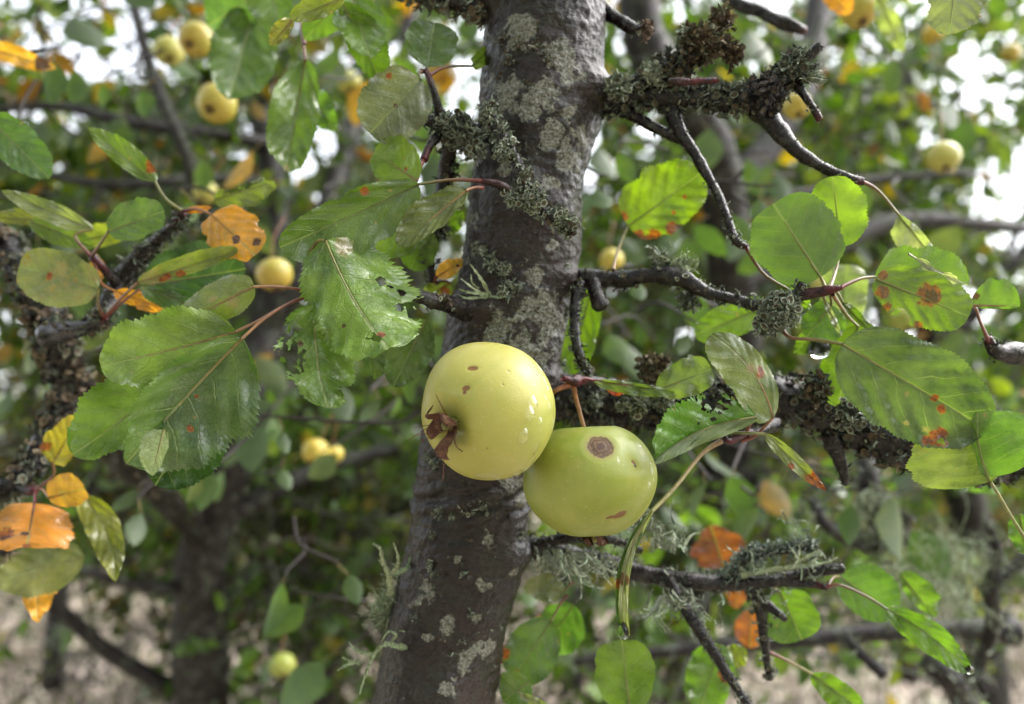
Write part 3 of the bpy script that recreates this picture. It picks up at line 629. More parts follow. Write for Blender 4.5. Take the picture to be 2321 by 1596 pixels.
def near(name, pts, mat='twig', lich=0, size=.006, pal=GG, cups=.15, fork=.35, amp=.18, ns=14, tipred=None, parent=None, t0=0., up=0., knob=.25, seg=9, taper_tip=None):
    pv = [P(q[0], q[1], q[2]) for q in pts]; rs = [q[3]/F*q[2] for q in pts]
    mb = MB(); red = (.13, .012, .02, 1)
    pp, rr, fs = tube(mb, pv, rs, seg, ns, (0, 0, 0, 0), amp, 190, knob=knob)
    if tipred:
        n_ = len(pp)
        for i in range(n_):
            f = max(0, (i/(n_-1)-(1-tipred))/tipred)
            for k in range(ns): mb.c[i*ns+k] = (.075, .008, .013, min(1, f*1.5))
        for k in range(2): mb.c[-1] = (.13, .012, .02, 1)
        tip, tn = pp[-1], fs[-1][0]         # bud scales at the end
        for _ in range(7): strip(mb, tip-tn*.001, tn+rv()*.8, .0028, .0016, (.16, .02, .03), .5, 3)
    o = link(name, mb.mesh(name), [mat], parent or MAIN, pv[0])
    if lich:
        ml = MB(); lichen_on(ml, pp, rr, fs, lich, size, pal, cups, fork, t0, 1, up); link('lichen', ml.mesh('lichen'), ['lichen'], o, pv[0])['kind'] = 'stuff'
    return o
def add_tuft(parent, specs, name='lichen'):
    for (p, n_, rad, n, size, pal, cups, fork, curl, grav, wd) in specs:
        ml = MB(); tuft(ml, p, n_, rad, n, size, pal, cups, fork, curl, grav, wd)
        link(name, ml.mesh(name), ['lichen'], parent, p)
# --- lichen on the trunk face
V0 = -FW
PG2 = [(.34, .40, .28), (.42, .47, .34), (.27, .33, .23)]
sp = []
def tt(x, y, rpx, n, size=.005, pal=GG, cups=.2, fork=.4, curl=1.6, grav=0., wd=.32): 
    sp.append((on_trunk(x, y), trunk_n(x, y), rpx/F*AXD, n, size, pal, cups, fork, curl, grav, wd))
for (x, y, r_, n) in ((1140, 90, 26, 60), (1180, 105, 22, 50), (1215, 110, 22, 40), (1160, 140, 26, 50), (1240, 140, 22, 30), (1140, 170, 20, 30), (1200, 185, 16, 20)): tt(x, y, r_, n, .0032, GG[:3]+BR, .12)
for (x, y, r_, n) in ((1120, 600, 24, 90), (1145, 615, 18, 70), (1150, 655, 26, 90), (1085, 560, 12, 25), (1098, 575, 10, 20), (1170, 650, 14, 40)): tt(x, y, r_, n, .0036, GG, .14, .6)
for (x, y, r_, n) in ((990, 1050, 16, 60), (975, 1040, 14, 40), (1000, 1160, 20, 60), (1060, 1150, 26, 70), (1095, 1135, 22, 60), (1100, 1165, 14, 30), (1030, 1165, 16, 40), (980, 1280, 14, 40), (985, 1300, 10, 25), (1190, 1050, 14, 20), (985, 1215, 8, 12), (950, 1400, 12, 20), (1180, 1210, 12, 16), (1050, 1300, 8, 10), (1065, 1390, 10, 16), (1025, 1480, 8, 10), (1290, 520, 14, 40), (1280, 600, 12, 24), (1300, 700, 12, 30), (1270, 820, 14, 30), (1100, 300, 14, 25), (1095, 240, 10, 20)): tt(x, y, r_, n, .003, GG, .1, .5)
add_tuft(TRUNK, sp); sp = []
for _ in range(260):
    y = random.uniform(-20, 1590); cx, hw = tr_at(y); x = cx+random.uniform(-.95, .9)*hw; tt(x, y, 5, random.randint(2, 6), random.uniform(.0012, .0026), random.choice([GG, GG, BR, GD]), .08)
ml = MB()
for q in sp: tuft(ml, *q)
link('lichen_specks', ml.mesh('lichen_specks'), ['lichen'], TRUNK, sp[0][0])['kind'] = 'stuff'
# strap lichen (long forking ribbons)
ml = MB()
def ribbon(mb, pts, w_, col):
    pv = [q if isinstance(q, Vector) else P(*q) for q in pts]; pp, rr = catmull(pv, [1]*len(pv), 6); fs = frames(pp); pr_ = None; n_ = len(pp)
    for i, p in enumerate(pp):
        vw = (CO-p).normalized(); s = fs[i][0].cross(vw).normalized(); s = (s+vw*.5*math.sin(i*.5)).normalized(); t = i/(n_-1); ww = w_/F*AXD*(1-.75*t)*(1+.3*math.sin(i*1.7))
        a = mb.add(p-s*ww, col); c_ = mb.add(p+vw*ww*.35, col); b = mb.add(p+s*ww, tuple(x*.7 for x in col))
        if pr_: mb.face((pr_[0], pr_[1], c_, a)); mb.face((pr_[1], pr_[2], b, c_))
        pr_ = (a, c_, b)
D = .43; pg = (.34, .39, .25)
for pts, w_ in (([(885, 1350, D), (882, 1305, D-.01), (868, 1275, D-.015), (862, 1245, D-.02), (845, 1232, D-.02)], 8), ([(880, 1310, D-.005), (900, 1285, D-.015), (902, 1262, D-.02), (892, 1230, D-.02)], 6), ([(884, 1305, D-.005), (920, 1290, D-.005), (930, 1268, D), (938, 1250, D)], 7), ([(870, 1278, D-.01), (856, 1268, D-.01)], 3),
                ([(940, 1470, D-.01), (900, 1465, D-.02), (875, 1460, D-.03), (850, 1480, D-.03), (828, 1530, D-.03), (815, 1575, D-.03)], 7), ([(880, 1462, D-.02), (898, 1440, D-.03), (880, 1432, D-.03), (865, 1455, D-.03)], 4), ([(850, 1485, D-.02), (810, 1475, D-.02), (790, 1455, D-.02)], 5), ([(940, 1470, D-.01), (955, 1440, D-.012), (958, 1425, D-.012)], 4), ([(940, 1468, D-.01), (925, 1435, D-.012), (905, 1430, D-.012)], 4),
                ([(815, 1500, D-.02), (790, 1505, D-.03), (765, 1520, D-.03)], 6), ([(800, 1500, D-.02), (775, 1490, D-.03)], 5),
                ([(1108, 668, .41), (1095, 640, .405), (1078, 615, .40), (1065, 598, .40)], 5), ([(1108, 668, .41), (1085, 665, .403), (1060, 662, .40), (1040, 655, .40)], 5), ([(1100, 668, .41), (1075, 655, .40), (1045, 632, .398)], 4), ([(1105, 672, .41), (1060, 676, .40), (1040, 668, .40)], 4), ([(1085, 655, .405), (1070, 640, .40), (1068, 622, .40)], 3), ([(1108, 670, .41), (1130, 675, .405), (1145, 672, .405)], 4)):
    ribbon(ml, pts, w_, random.choice(PG))
for (x, y, n) in ((900, 1340, 40), (885, 1370, 46), (880, 1400, 40), (905, 1310, 16), (915, 1480, 30)):
    for _ in range(n): strip(ml, P(x+random.gauss(0, 12), y+random.gauss(0, 12), D+.01), Vector((-1, -.6, -.1))+rv()*.9, random.uniform(.006, .014), .0009, random.choice(PG), 1.4, 6, .5, 0, .3)
link('strap_lichen', ml.mesh('strap_lichen'), ['lichen'], TRUNK, P(900, 1350, D))['kind'] = 'stuff'

# --- branches ---------------------------------------------------------------
b1 = near('branch', [(1330, 225, .445, 46), (1395, 220, .44, 34), (1500, 215, .43, 26), (1600, 222, .425, 25), (1680, 228, .42, 27), (1750, 200, .415, 30), (1800, 160, .41, 24), (1825, 135, .41, 16)], lich=1500, size=.0055, pal=GG+GD+GD, cups=.22, up=.3)
near('twig', [(1815, 150, .408, 15), (1840, 122, .405, 12), (1858, 104, .404, 12)], lich=10, size=.003, parent=b1, knob=0)
near('twig', [(1715, 235, .42, 26), (1760, 290, .415, 22), (1810, 345, .41, 14), (1870, 382, .41, 12), (1920, 402, .405, 10), (1955, 412, .405, 10)], lich=60, size=.0025, pal=GG, tipred=.14, parent=b1)
near('twig', [(1800, 180, .41, 12), (1822, 215, .405, 9), (1840, 240, .405, 8), (1858, 270, .405, 8)], lich=25, size=.0025, parent=b1, tipred=.2)
near('twig', [(1395, 240, .44, 18), (1440, 265, .435, 13), (1500, 297, .43, 12), (1545, 315, .43, 14)], lich=70, size=.0026, parent=b1)
near('twig', [(1520, 235, .43, 18), (1535, 290, .428, 17), (1575, 350, .425, 12), (1620, 430, .42, 11), (1650, 500, .415, 10), (1668, 545, .41, 10), (1692, 560, .41, 7)], lich=120, size=.0026, tipred=.12, parent=b1, up=.2)
sp1 = near('twig', [(1440, 200, .435, 22), (1490, 165, .425, 26), (1540, 140, .42, 24), (1600, 105, .42, 16), (1640, 80, .42, 8)], lich=260, size=.006, pal=BR+GD, cups=.06, fork=.6, parent=b1)
add_tuft(b1, [(P(1590, 105, .415), V0, 40/F*.42, 420, .0075, BR, .12, .6, 2, 0, .6), (P(1545, 155, .415), V0, 30/F*.42, 220, .006, BR+GD, .1, .6, 2, 0, .5), (P(1635, 55, .415), UP, 18/F*.42, 90, .008, BR, .05, .6, 2, 0, .55), (P(1650, 120, .415), RT, 22/F*.42, 120, .007, BR, .1, .6, 2, 0, .6), (P(1570, 80, .415), -RT, 22/F*.42, 90, .006, BR+GG, .05, .6, 2, 0, .6)])
add_tuft(b1, [(P(1730, 215, .405), V0, 50/F*.42, 340, .0055, [(.035, .033, .035), (.055, .05, .052), (.02, .02, .022)], .5, .4, 2, 0, .5), (P(1800, 150, .405), V0, 30/F*.42, 260, .006, GG+GD, .15, .5, 1.6, 0, .35), (P(1400, 200, .42), V0, 30/F*.42, 240, .006, GG, .2, .5, 1.6, 0, .35), (P(1480, 175, .42), UP, 26/F*.42, 200, .006, GG, .15, .5, 1.6, 0, .35), (P(1835, 175, .405), RT, 18/F*.42, 90, .006, PG+GG, .05, .5, 1, 0, .2)])
near('twig', [(1515, 182, .40, 5), (1545, 186, .40, 8), (1590, 184, .40, 8), (1622, 183, .40, 7)], parent=b1, tipred=.98, knob=.6)
b8 = near('branch', [(1160, 30, .445, 40), (1090, 18, .44, 26), (1000, -8, .44, 20), (900, -30, .44, 18)], lich=420, size=.0065, pal=GG+BR, cups=.15)
b8r = near('branch', [(1355, 20, .45, 20), (1395, 42, .445, 14), (1430, 62, .44, 15), (1450, 66, .44, 10)], lich=20, size=.003)
add_tuft(b8r, [(P(1458, 66, .44), RT, 16/F*.44, 110, .0055, [(.24, .17, .13), (.17, .12, .09)], .15, .5, 2, 0, .4)])
# left spur with lichen ball
b5 = near('branch', [(1120, 300, .44, 26), (1060, 300, .43, 20), (1010, 285, .42, 18), (975, 275, .415, 14), (905, 264, .41, 9)], lich=160, size=.0045, pal=GG+GD, cups=.15)
add_tuft(b5, [(P(1040, 300, .418), V0, 44/F*.42, 520, .006, GG+GD, .26, .5, 1.6, 0, .32), (P(1010, 285, .412), V0, 24/F*.42, 180, .0055, GG+GD, .2, .5, 1.6, 0, .32), (P(1075, 340, .42), V0, 30/F*.42, 240, .005, GG, .25, .5, 1.6, 0, .32)])
near('twig', [(1000, 270, .415, 10), (985, 215, .41, 9), (970, 170, .41, 7), (962, 158, .41, 6)], parent=b5, tipred=.6, lich=5, size=.002)
near('twig', [(1000, 300, .415, 12), (975, 330, .41, 9), (960, 362, .405, 9)], parent=b5, tipred=.5)
near('twig', [(1020, 300, .425, 16), (1010, 400, .44, 18), (985, 500, .44, 16), (972, 560, .44, 14), (980, 640, .44, 7)], parent=b5, lich=150, size=.005, pal=GD)
add_tuft(b5, [(P(995, 520, .435), V0, 26/F*.44, 160, .005, GD, .2, .5, 1.6, 0, .4)])
# lichen-covered spur in front of the trunk
b6 = near('branch', [(1105, 240, .405, 15), (1125, 290, .40, 14), (1160, 345, .395, 12), (1190, 410, .393, 13), (1230, 475, .393, 14), (1275, 505, .392, 15), (1302, 523, .392, 13)], lich=560, size=.0042, pal=GG+GG+BR[:2], cups=.12)
add_tuft(b6, [(P(1205, 455, .39), V0, 34/F*.4, 330, .0045, GG, .22, .5, 1.8, 0, .3), (P(1140, 345, .395), V0, 24/F*.4, 160, .0045, GG, .35, .5, 1.8, 0, .3), (P(1165, 445, .39), -RT, 18/F*.4, 130, .0045, GG, .05, .6, 1.8, 0, .3), (P(1275, 500, .39), V0, 22/F*.4, 150, .004, PG+GG, .12, .5, 1.8, 0, .35), (P(1110, 262, .40), UP, 12/F*.4, 70, .004, GG, .1, .5, 1.8, 0, .3), (P(1185, 400, .39), RT, 14/F*.4, 70, .004, GG+BR, .2, .5, 1.8, 0, .3)])
near('twig', [(1165, 440, .39, 8), (1135, 420, .388, 9), (1105, 412, .386, 7), (1092, 410, .386, 6)], parent=b6, tipred=.95, knob=.5)
# left knob -> twig behind the glossy curled leaf
b7 = near('branch', [(1130, 705, .44, 44), (1075, 700, .42, 32), (1020, 690, .405, 20), (985, 682, .395, 17), (900, 660, .385, 11), (800, 655, .378, 10), (725, 668, .372, 11), (695, 662, .370, 7)], lich=40, size=.003, tipred=.22, amp=.3)
add_tuft(b7, [(P(1005, 685, .395), UP, 12/F*.4, 26, .004, BR, .05, .5, 2, 0, .7)])
# right middle branch
b2 = near('branch', [(1270, 640, .445, 34), (1330, 632, .435, 22), (1400, 634, .43, 19), (1470, 625, .425, 18), (1540, 630, .42, 22), (1600, 662, .415, 14), (1660, 678, .41, 12), (1720, 692, .405, 14), (1775, 690, .40, 14)], lich=170, size=.004, pal=GG+GD, cups=.1, up=.5)
add_tuft(b2, [(P(1762, 705, .395), V0, 44/F*.4, 640, .0058, GG+[(.27, .32, .24)], .24, .6, 1.5, 0, .28), (P(1735, 735, .395), V0, 30/F*.4, 260, .0055, GG, .28, .6, 1.5, 0, .28), (P(1790, 680, .393), V0, 20/F*.4, 120, .005, GG, .15, .6, 1.5, 0, .28)])
add_tuft(b2, [(P(1500, 600, .43), UP, 24/F*.42, 90, .009, PG+GG, .02, .7, 1.8, .2, .14), (P(1545, 620, .425), UP, 34/F*.42, 110, .009, PG, .02, .7, 1.8, .2, .14), (P(1560, 670, .425), -UP, 24/F*.42, 110, .007, GG+GD, .1, .7, 1.8, .2, .3)])
near('twig', [(1790, 680, .395, 9), (1808, 660, .392, 10), (1820, 642, .39, 9)], parent=b2, lich=60, size=.0028, pal=GG+GD)
near('twig', [(1765, 690, .40, 10), (1815, 672, .392, 12), (1850, 662, .388, 13), (1880, 658, .385, 11), (1905, 652, .383, 6)], parent=b2, tipred=.85, knob=.5)
near('twig', [(1345, 640, .43, 17), (1352, 665, .425, 18), (1360, 690, .42, 21), (1364, 700, .42, 14)], parent=b2, amp=.1, knob=0)
near('twig', [(1315, 640, .43, 13), (1302, 700, .425, 12), (1305, 770, .42, 10), (1318, 820, .42, 11), (1335, 848, .42, 9)], parent=b2, lich=170, size=.0035, pal=GD+GG, up=0)
# heavy dark branch at right, coming from behind the trunk
b3 = near('branch', [(1150, 860, .50, 60), (1320, 905, .49, 50), (1460, 925, .47, 40), (1600, 930, .455, 52), (1700, 905, .445, 50), (1820, 915, .44, 50), (1930, 960, .435, 50), (2050, 1012, .43, 46), (2200, 1050, .44, 40), (2400, 1040, .46, 34)], lich=2300, size=.0065, pal=GD+GD+BR+GG[:2], cups=.16, fork=.4, ns=22, amp=.35)
add_tuft(b3, [(P(1480, 845, .45), UP, 40/F*.45, 420, .0065, BR+[(.2, .17, .1)], .2, .6, 2, 0, .55), (P(1570, 850, .45), UP, 34/F*.45, 240, .006, BR+GG, .2, .6, 2, 0, .5), (P(1440, 905, .43), V0, 40/F*.45, 320, .0055, GG, .15, .7, 2, 0, .28), (P(1500, 900, .43), V0, 36/F*.45, 260, .0055, GG, .1, .7, 2, 0, .22),
              (P(1850, 890, .41), UP, 34/F*.43, 220, .006, BR+GD, .3, .5, 2, 0, .5), (P(1920, 940, .405), V0, 36/F*.43, 220, .005, GG+GD, .3, .5, 2, 0, .4), (P(1530, 960, .43), -UP, 30/F*.45, 160, .005, GD, .1, .5, 2, 0, .4), (P(1350, 905, .44), V0, 20/F*.45, 130, .0045, GG, .1, .7, 2, 0, .24)])
near('twig', [(1885, 985, .43, 22), (1898, 1030, .43, 18), (1912, 1070, .43, 12), (1916, 1100, .43, 7)], parent=b3, lich=30, size=.003, pal=GD)
SP = near('fruit_spur', [(1400, 872, .42, 8), (1355, 864, .405, 10), (1322, 862, .395, 10), (1298, 863, .385, 10), (1276, 858, .382, 6)], parent=b3, tipred=.99, knob=.9, amp=.3)
sp3 = near('fruit_spur', [(1760, 960, .42, 14), (1720, 980, .40, 8), (1690, 985, .385, 8), (1655, 1000, .38, 8), (1638, 985, .38, 4)], parent=b3, tipred=.8, knob=.8, amp=.3)
# lower right branch with strap lichens
b4 = near('branch', [(1150, 1250, .47, 40), (1220, 1245, .475, 26), (1310, 1262, .475, 20), (1400, 1285, .47, 22), (1490, 1308, .465, 19), (1570, 1318, .46, 20), (1650, 1322, .46, 18), (1740, 1318, .455, 14), (1820, 1300, .455, 12), (1912, 1288, .45, 11)], lich=330, size=.0045, pal=GG+GD, cups=.05, up=.2)
near('twig', [(1190, 1245, .46, 18), (1260, 1225, .455, 13), (1340, 1218, .45, 11), (1400, 1228, .45, 9), (1455, 1248, .45, 8)], parent=b4, lich=170, size=.003, pal=GD+GG)
near('twig', [(1515, 1315, .46, 15), (1550, 1375, .45, 14), (1600, 1450, .44, 13), (1650, 1530, .435, 11), (1700, 1605, .43, 9)], parent=b4, lich=200, size=.003, pal=GG+GD, up=.1)
near('twig', [(1700, 1325, .46, 17), (1722, 1370, .465, 16), (1730, 1430, .47, 11), (1738, 1500, .47, 8), (1745, 1540, .47, 7)], parent=b4, lich=100, size=.0045, pal=GG+GD)
near('twig', [(1730, 1365, .462, 11), (1770, 1395, .455, 8), (1780, 1405, .455, 6)], parent=b4, lich=20, size=.003)
near('twig', [(1750, 1320, .455, 8), (1840, 1325, .45, 9), (1872, 1332, .445, 7)], parent=b4, tipred=.5)
near('twig', [(1650, 1320, .46, 9), (1690, 1270, .455, 7), (1740, 1255, .45, 6), (1850, 1240, .445, 6)], parent=b4, lich=650, size=.006, pal=[(.26, .31, .26), (.17, .21, .18)], cups=.02, up=.7)
ml = MB()
for (x, y, n, dx, dz, L_) in ((1270, 1250, 60, .6, -1, .022), (1310, 1265, 60, .9, -.8, .028), (1340, 1260, 30, 1, -.5, .022), (1480, 1200, 26, .1, 1, .018), (1520, 1240, 60, .2, .9, .018), (1470, 1235, 30, 0, .9, .018), (1500, 1350, 40, -.2, -1.2, .026), (1540, 1340, 26, .4, -1, .026), (1820, 1280, 40, .6, .4, .02), (1700, 1290, 30, .2, .6, .018), (1590, 1380, 16, -.1, -1, .018), (1240, 1255, 30, -.1, -1, .018), (1760, 1340, 14, 0, -1, .014), (1800, 1200, 16, .3, 1, .016)):
    for _ in range(int(n*.6)): strip(ml, P(x+random.gauss(0, 20), y+random.gauss(0, 10), .455+random.gauss(0, .012)), Vector((dx, -.25, dz))+rv()*.65, L_*random.uniform(.4, .95), random.uniform(.0011, .0024), random.choice(PG2+GG[:2]), 2.2, 7, .9, .12, .35)
for pts, w_ in (([(1680, 1305, .45), (1740, 1292, .445), (1800, 1285, .44), (1870, 1275, .44), (1900, 1262, .44)], 7), ([(1780, 1288, .445), (1820, 1268, .44), (1850, 1252, .44), (1862, 1262, .44)], 6)): ribbon(ml, pts, w_, (.36, .42, .26))
link('strap_lichen', ml.mesh('strap_lichen'), ['lichen'], b4, P(1400, 1290, .46))['kind'] = 'stuff'
# edge twig at right, grown round from the heavy branch
b10 = near('branch', [(2400, 1040, .46, 30), (2520, 950, .45, 26), (2440, 850, .43, 22), (2330, 805, .42, 24), (2270, 800, .415, 20), (2248, 785, .412, 13), (2240, 765, .41, 8)], lich=60, size=.0035, pal=GD, tipred=.12)
b11 = near('branch', [(2060, -330, .60, 22), (1900, -180, .60, 20), (1650, -30, .58, 15), (1740, 35, .56, 14), (1800, 60, .55, 14), (1825, 72, .55, 8)], lich=10, size=.003, tipred=.15)
# ---- near limb of the left neighbour: carries the leaves at the left edge
TL = NEI[0]
l1 = near('branch', [(460, 1230, 1.4, 20), (330, 1080, .95, 34), (220, 960, .68, 36), (150, 840, .56, 36), (115, 740, .53, 34), (50, 620, .53, 28), (-10, 530, .55, 22), (-120, 430, .58, 18)], parent=TL, lich=1300, size=.0085, pal=BR+BR+GD, cups=.4, amp=.4, ns=18)
near('twig', [(110, 760, .49, 30), (180, 745, .47, 18), (225, 735, .46, 9), (238, 722, .455, 7)], parent=l1, tipred=.3, lich=90, size=.006, pal=BR+GD)
near('twig', [(215, 740, .46, 18), (270, 650, .48, 24), (300, 600, .48, 22), (345, 555, .47, 14), (390, 515, .46, 12), (415, 483, .455, 10)], parent=l1, tipred=.22, lich=420, size=.0045, pal=GD+GG[:1])
near('twig', [(270, 650, .48, 12), (235, 610, .46, 9), (208, 582, .455, 10)], parent=l1, tipred=.7)
near('twig', [(150, 900, .53, 26), (100, 1000, .52, 24), (40, 1090, .50, 20), (-60, 1130, .50, 14)], parent=l1, lich=500, size=.007, pal=BR+GD, cups=.3)
near('twig', [(40, 1095, .50, 14), (60, 1112, .49, 12), (78, 1112, .485, 9)], parent=l1, tipred=.5)
near('twig', [(-60, 1180, .50, 20), (0, 1238, .50, 20), (25, 1245, .50, 10)], parent=l1, lich=60, size=.005, pal=BR)
# mid-distance branches, lower right
R1 = NEI[3]
for pts, li in (([(2300, 1430, .95, 34), (2180, 1425, .95, 22), (2000, 1432, .95, 20), (1800, 1450, .95, 18), (1560, 1472, .95, 15), (1300, 1500, .95, 11)], 220), ([(2235, 1180, .80, 6), (2260, 1250, .8, 13), (2245, 1330, .8, 17), (2250, 1420, .82, 18), (2215, 1520, .85, 13)], 60),
                ([(2330, 1260, .8, 12), (2280, 1300, .8, 14), (2245, 1330, .8, 14)], 30), ([(2100, 1495, .8, 22), (2160, 1550, .8, 26), (2210, 1640, .85, 30)], 120), ([(1955, 980, .85, 20), (1970, 1080, .8, 24), (1985, 1180, .8, 20), (1990, 1260, .8, 12)], 260), ([(1840, 1130, .8, 14), (1880, 1200, .78, 12), (1960, 1240, .8, 14)], 60), ([(1920, 1450, .78, 12), (1960, 1490, .74, 12), (2005, 1530, .72, 14)], 10)):
    limb(R1, pts, lich=li, size=.011, pal=GG+GD)
ml = MB()
for (x, y, n, L_) in ((2150, 1260, 160, .05), (2100, 1330, 160, .05), (2190, 1340, 140, .045), (2050, 1290, 60, .05), (2220, 1250, 60, .04), (1980, 1120, 120, .02), (1960, 1170, 120, .02)):
    for _ in range(n): strip(ml, P(x+random.gauss(0, 22), y+random.gauss(0, 22), .8+random.gauss(0, .03)), Vector((-.6, 0, -.1))+rv()*.9, L_*random.uniform(.4, 1.2), .0011, random.choice(PG), 1.3, 7, .7, .15, .3)
link('strap_lichen', ml.mesh('strap_lichen'), ['lichen'], NEI[3], P(2150, 1290, .8))['kind'] = 'stuff'

# ================================================================== LEAVES (photo position x, y, distance)
GRN = (.075, .14, .02); DUL = (.06, .115, .04); BRI = (.13, .24, .025); YEL = (.50, .31, .035); ORG_ = (.44, .20, .03); PALE = (.19, .25, .13); OLV = (.14, .17, .035); BLU = (.07, .15, .06); YG = (.16, .22, .04)
RED = (.22, .03, .035); TAN = (.42, .24, .11); GP = (.30, .30, .09)
def lf(par, base, tip, hl, hr=None, col=GRN, **k): return leaf(par, base, tip, hl, hr, col, **k)
# cluster left of the trunk (on the twig b7)
n7 = (716, 665, .371)
lf(b7, (548, 768, .352), (286, 1050, .340), 162, 120, (.10, .185, .07), bend=34, fold=(12, 22), curl=(24, 44), wave=.045, wn=2.6, ser=.05, teeth=30, a=.5, b=.55, twist=0, roll=6, pet=[n7, (660, 685, .366), (600, 722, .358)], petc=(TAN, RED), marks=((.62, -.35, .022, 0), (.45, -.1, .012, 0)), label='large blue-green leaf with a pale midrib, foremost of the left cluster', bites=((.93, .55, .075),))
# its folded-over tip, paler underside showing
lf(b7, (372, 975, .338), (345, 1078, .330), 18, 42, (.17, .25, .075), flip=True, fold=(0, -8), a=.35, b=.6, ser=.02, wave=.01, roll=20, pet=None, label='folded leaf tip showing its pale underside')
lf(b7, (535, 752, .358), (228, 830, .352), 78, 92, (.15, .255, .065), bend=20, fold=(-14, 8), curl=(0, 20), wave=.04, ser=.055, teeth=26, a=.5, b=.42, roll=-14, pet=[n7, (650, 690, .368), (590, 725, .362)], petc=(TAN, RED))
lf(b7, (425, 820, .368), (165, 1030, .362), 70, 100, (.11, .215, .035), bend=34, fold=(0, 10), curl=(20, 20), wave=.03, wn=3, ser=.05, teeth=26, a=.5, b=.5, roll=-20, pale=.2, petc=(GP, RED), pet=[(530, 760, .362)])
lf(b7, (500, 900, .365), (352, 1100, .350), 95, 90, (.035, .10, .02), bend=40, fold=(10, 18), curl=(30, 20), wave=.02, ser=.04, a=.5, b=.42, roll=15, pet=[(545, 770, .362)], petc=(GP, RED), label='dark glossy leaf hanging lowest in the left cluster')
lf(b7, (576, 650, .358), (400, 745, .362), 42, 64, (.13, .19, .05), fold=(10, -38), curl=(20, -30), bend=20, wave=.02, roll=18, a=.45, b=.5, marks=((.5, .3, .06, 2), (.3, -.2, .09, 2)), pale=.3, pet=[n7, (690, 658, .370), (630, 650, .362)], petc=(TAN, RED))
lf(b7, (738, 545, .362), (880, 790, .346), 170, 118, (.12, .24, .04), bend=46, fold=(-12, -10), curl=(-22, -16), wave=.035, wn=3, ser=.05, teeth=32, a=.42, b=.42, roll=12, rag=.16, marks=((.08, -.25, .09, 2), (.62, .42, .02, 1), (.85, -.05, .03, 0)), bites=((.40, -.55, .03), (.47, -.62, .035), (.52, -.72, .03), (.66, -.55, .02), (.68, -.7, .035), (.69, -.85, .05), (.86, .03, .032), (1.0, .5, .06)), pet=[(700, 672, .372), (690, 610, .372), (715, 552, .366)], petc=(GP, RED), label='wet bright green crinkled leaf, torn at its right, above the apples', sb=.02)
lf(b7, (714, 690, .362), (745, 925, .350), 96, 84, (.085, .175, .03), bend=30, fold=(-20, 12), curl=(-30, 28), wave=.05, wn=3, ser=.05, teeth=26, a=.38, b=.55, roll=-10, rag=.45, sb=.06, bites=((.18, .55, .05), (.26, .75, .06), (.34, .48, .03), (.32, -.62, .03), (.45, .66, .09), (.56, .75, .08), (.42, -.75, .05)), marks=((.3, -.5, .06, 1), (.4, -.55, .05, 0), (.35, .4, .04, 1)), pet=[(712, 668, .370), (720, 676, .366)], petc=(GP, TAN), label='tattered chewed leaf hanging below the crinkled leaf')
lf(b7, (948, 418, .378), (634, 560, .366), 92, 58, (.085, .16, .035), bend=18, fold=(6, 24), curl=(14, 24), wave=.02, wn=2, ser=.03, teeth=32, a=.42, b=.40, roll=-8, rag=.06, pet=[(1092, 410, .386), (1020, 408, .383)], petc=(OLV, RED), marks=((.35, .7, .03, 0),), label='long dark green leaf lying across the left edge of the trunk')
lf(b7, (1056, 432, .380), (900, 556, .374), 30, 50, (.115, .165, .06), bend=10, fold=(0, 14), curl=(10, 10), wave=.02, a=.5, b=.5, ser=.03, rag=.15, roll=-10, pet=[(1095, 426, .386)], petc=(TAN, RED), pale=.15)
lf(b5, (945, 410, .395), (848, 345, .405), 46, 66, BRI, wave=.02, bend=10, marks=((.3, .1, .04, 0),), a=.4, b=.4, pet=[(960, 362, .405)], petc=(TAN, RED))
lf(b5, (968, 152, .420), (985, 52, .425), 62, 60, (.055, .115, .03), wave=.02, a=.42, b=.36, bend=12, ser=.03, pet=[(968, 166, .412)], petc=(PALE, RED))
lf(b5, (955, 182, .405), (838, 302, .400), 72, 82, (.12, .16, .085), bend=-16, fold=(8, 0), curl=(0, 20), wave=.015, a=.38, b=.34, ser=.03, marks=((.3, .7, .05, 0), (.5, 0, .03, 1)), pet=[(966, 162, .412), (950, 165, .408)], petc=(PALE, RED), pale=.1, label='dull grey-green leaf, cupped and matt, left of the lichen ball')
lf(b5, (1070, 150, .43), (1110, 110, .44), 16, 22, BRI, pet=[(972, 172, .412), (1010, 152, .42)], petc=(OLV, RED))
lf(b5, (965, 725, .40), (892, 876, .405), 50, 52, (.075, .15, .035), wave=.03, a=.42, b=.5, ser=.03, bend=14, rag=.08)
lf(b5, (840, 740, .41), (850, 860, .42), 48, 30, (.075, .15, .04), wave=.04, rag=.3, marks=((.4, 0, .08, 1),))
lf(b5, (975, 500, .43), (850, 560, .43), 50, 50, BRI, wave=.02, a=.45, b=.45)
lf(b5, (975, 520, .43), (930, 610, .44), 40, 42, (.10, .20, .03), wave=.02, a=.45, b=.45)
lf(b5, (1000, 520, .47), (1050, 480, .47), 30, 28, BRI)
lf(b5, (990, 628, .42), (1050, 590, .415), 22, 18, YEL, bend=20, marks=((.75, .2, .06, 1),), pet=[(985, 640, .44)], petc=(RED, RED), label='small yellow leaf lit up beside the trunk')
lf(b5, (1020, 640, .45), (960, 680, .45), 40, 30, (.15, .2, .05), marks=((.3, -.3, .14, 0),), pet=[(985, 640, .44)], petc=(TAN, RED))
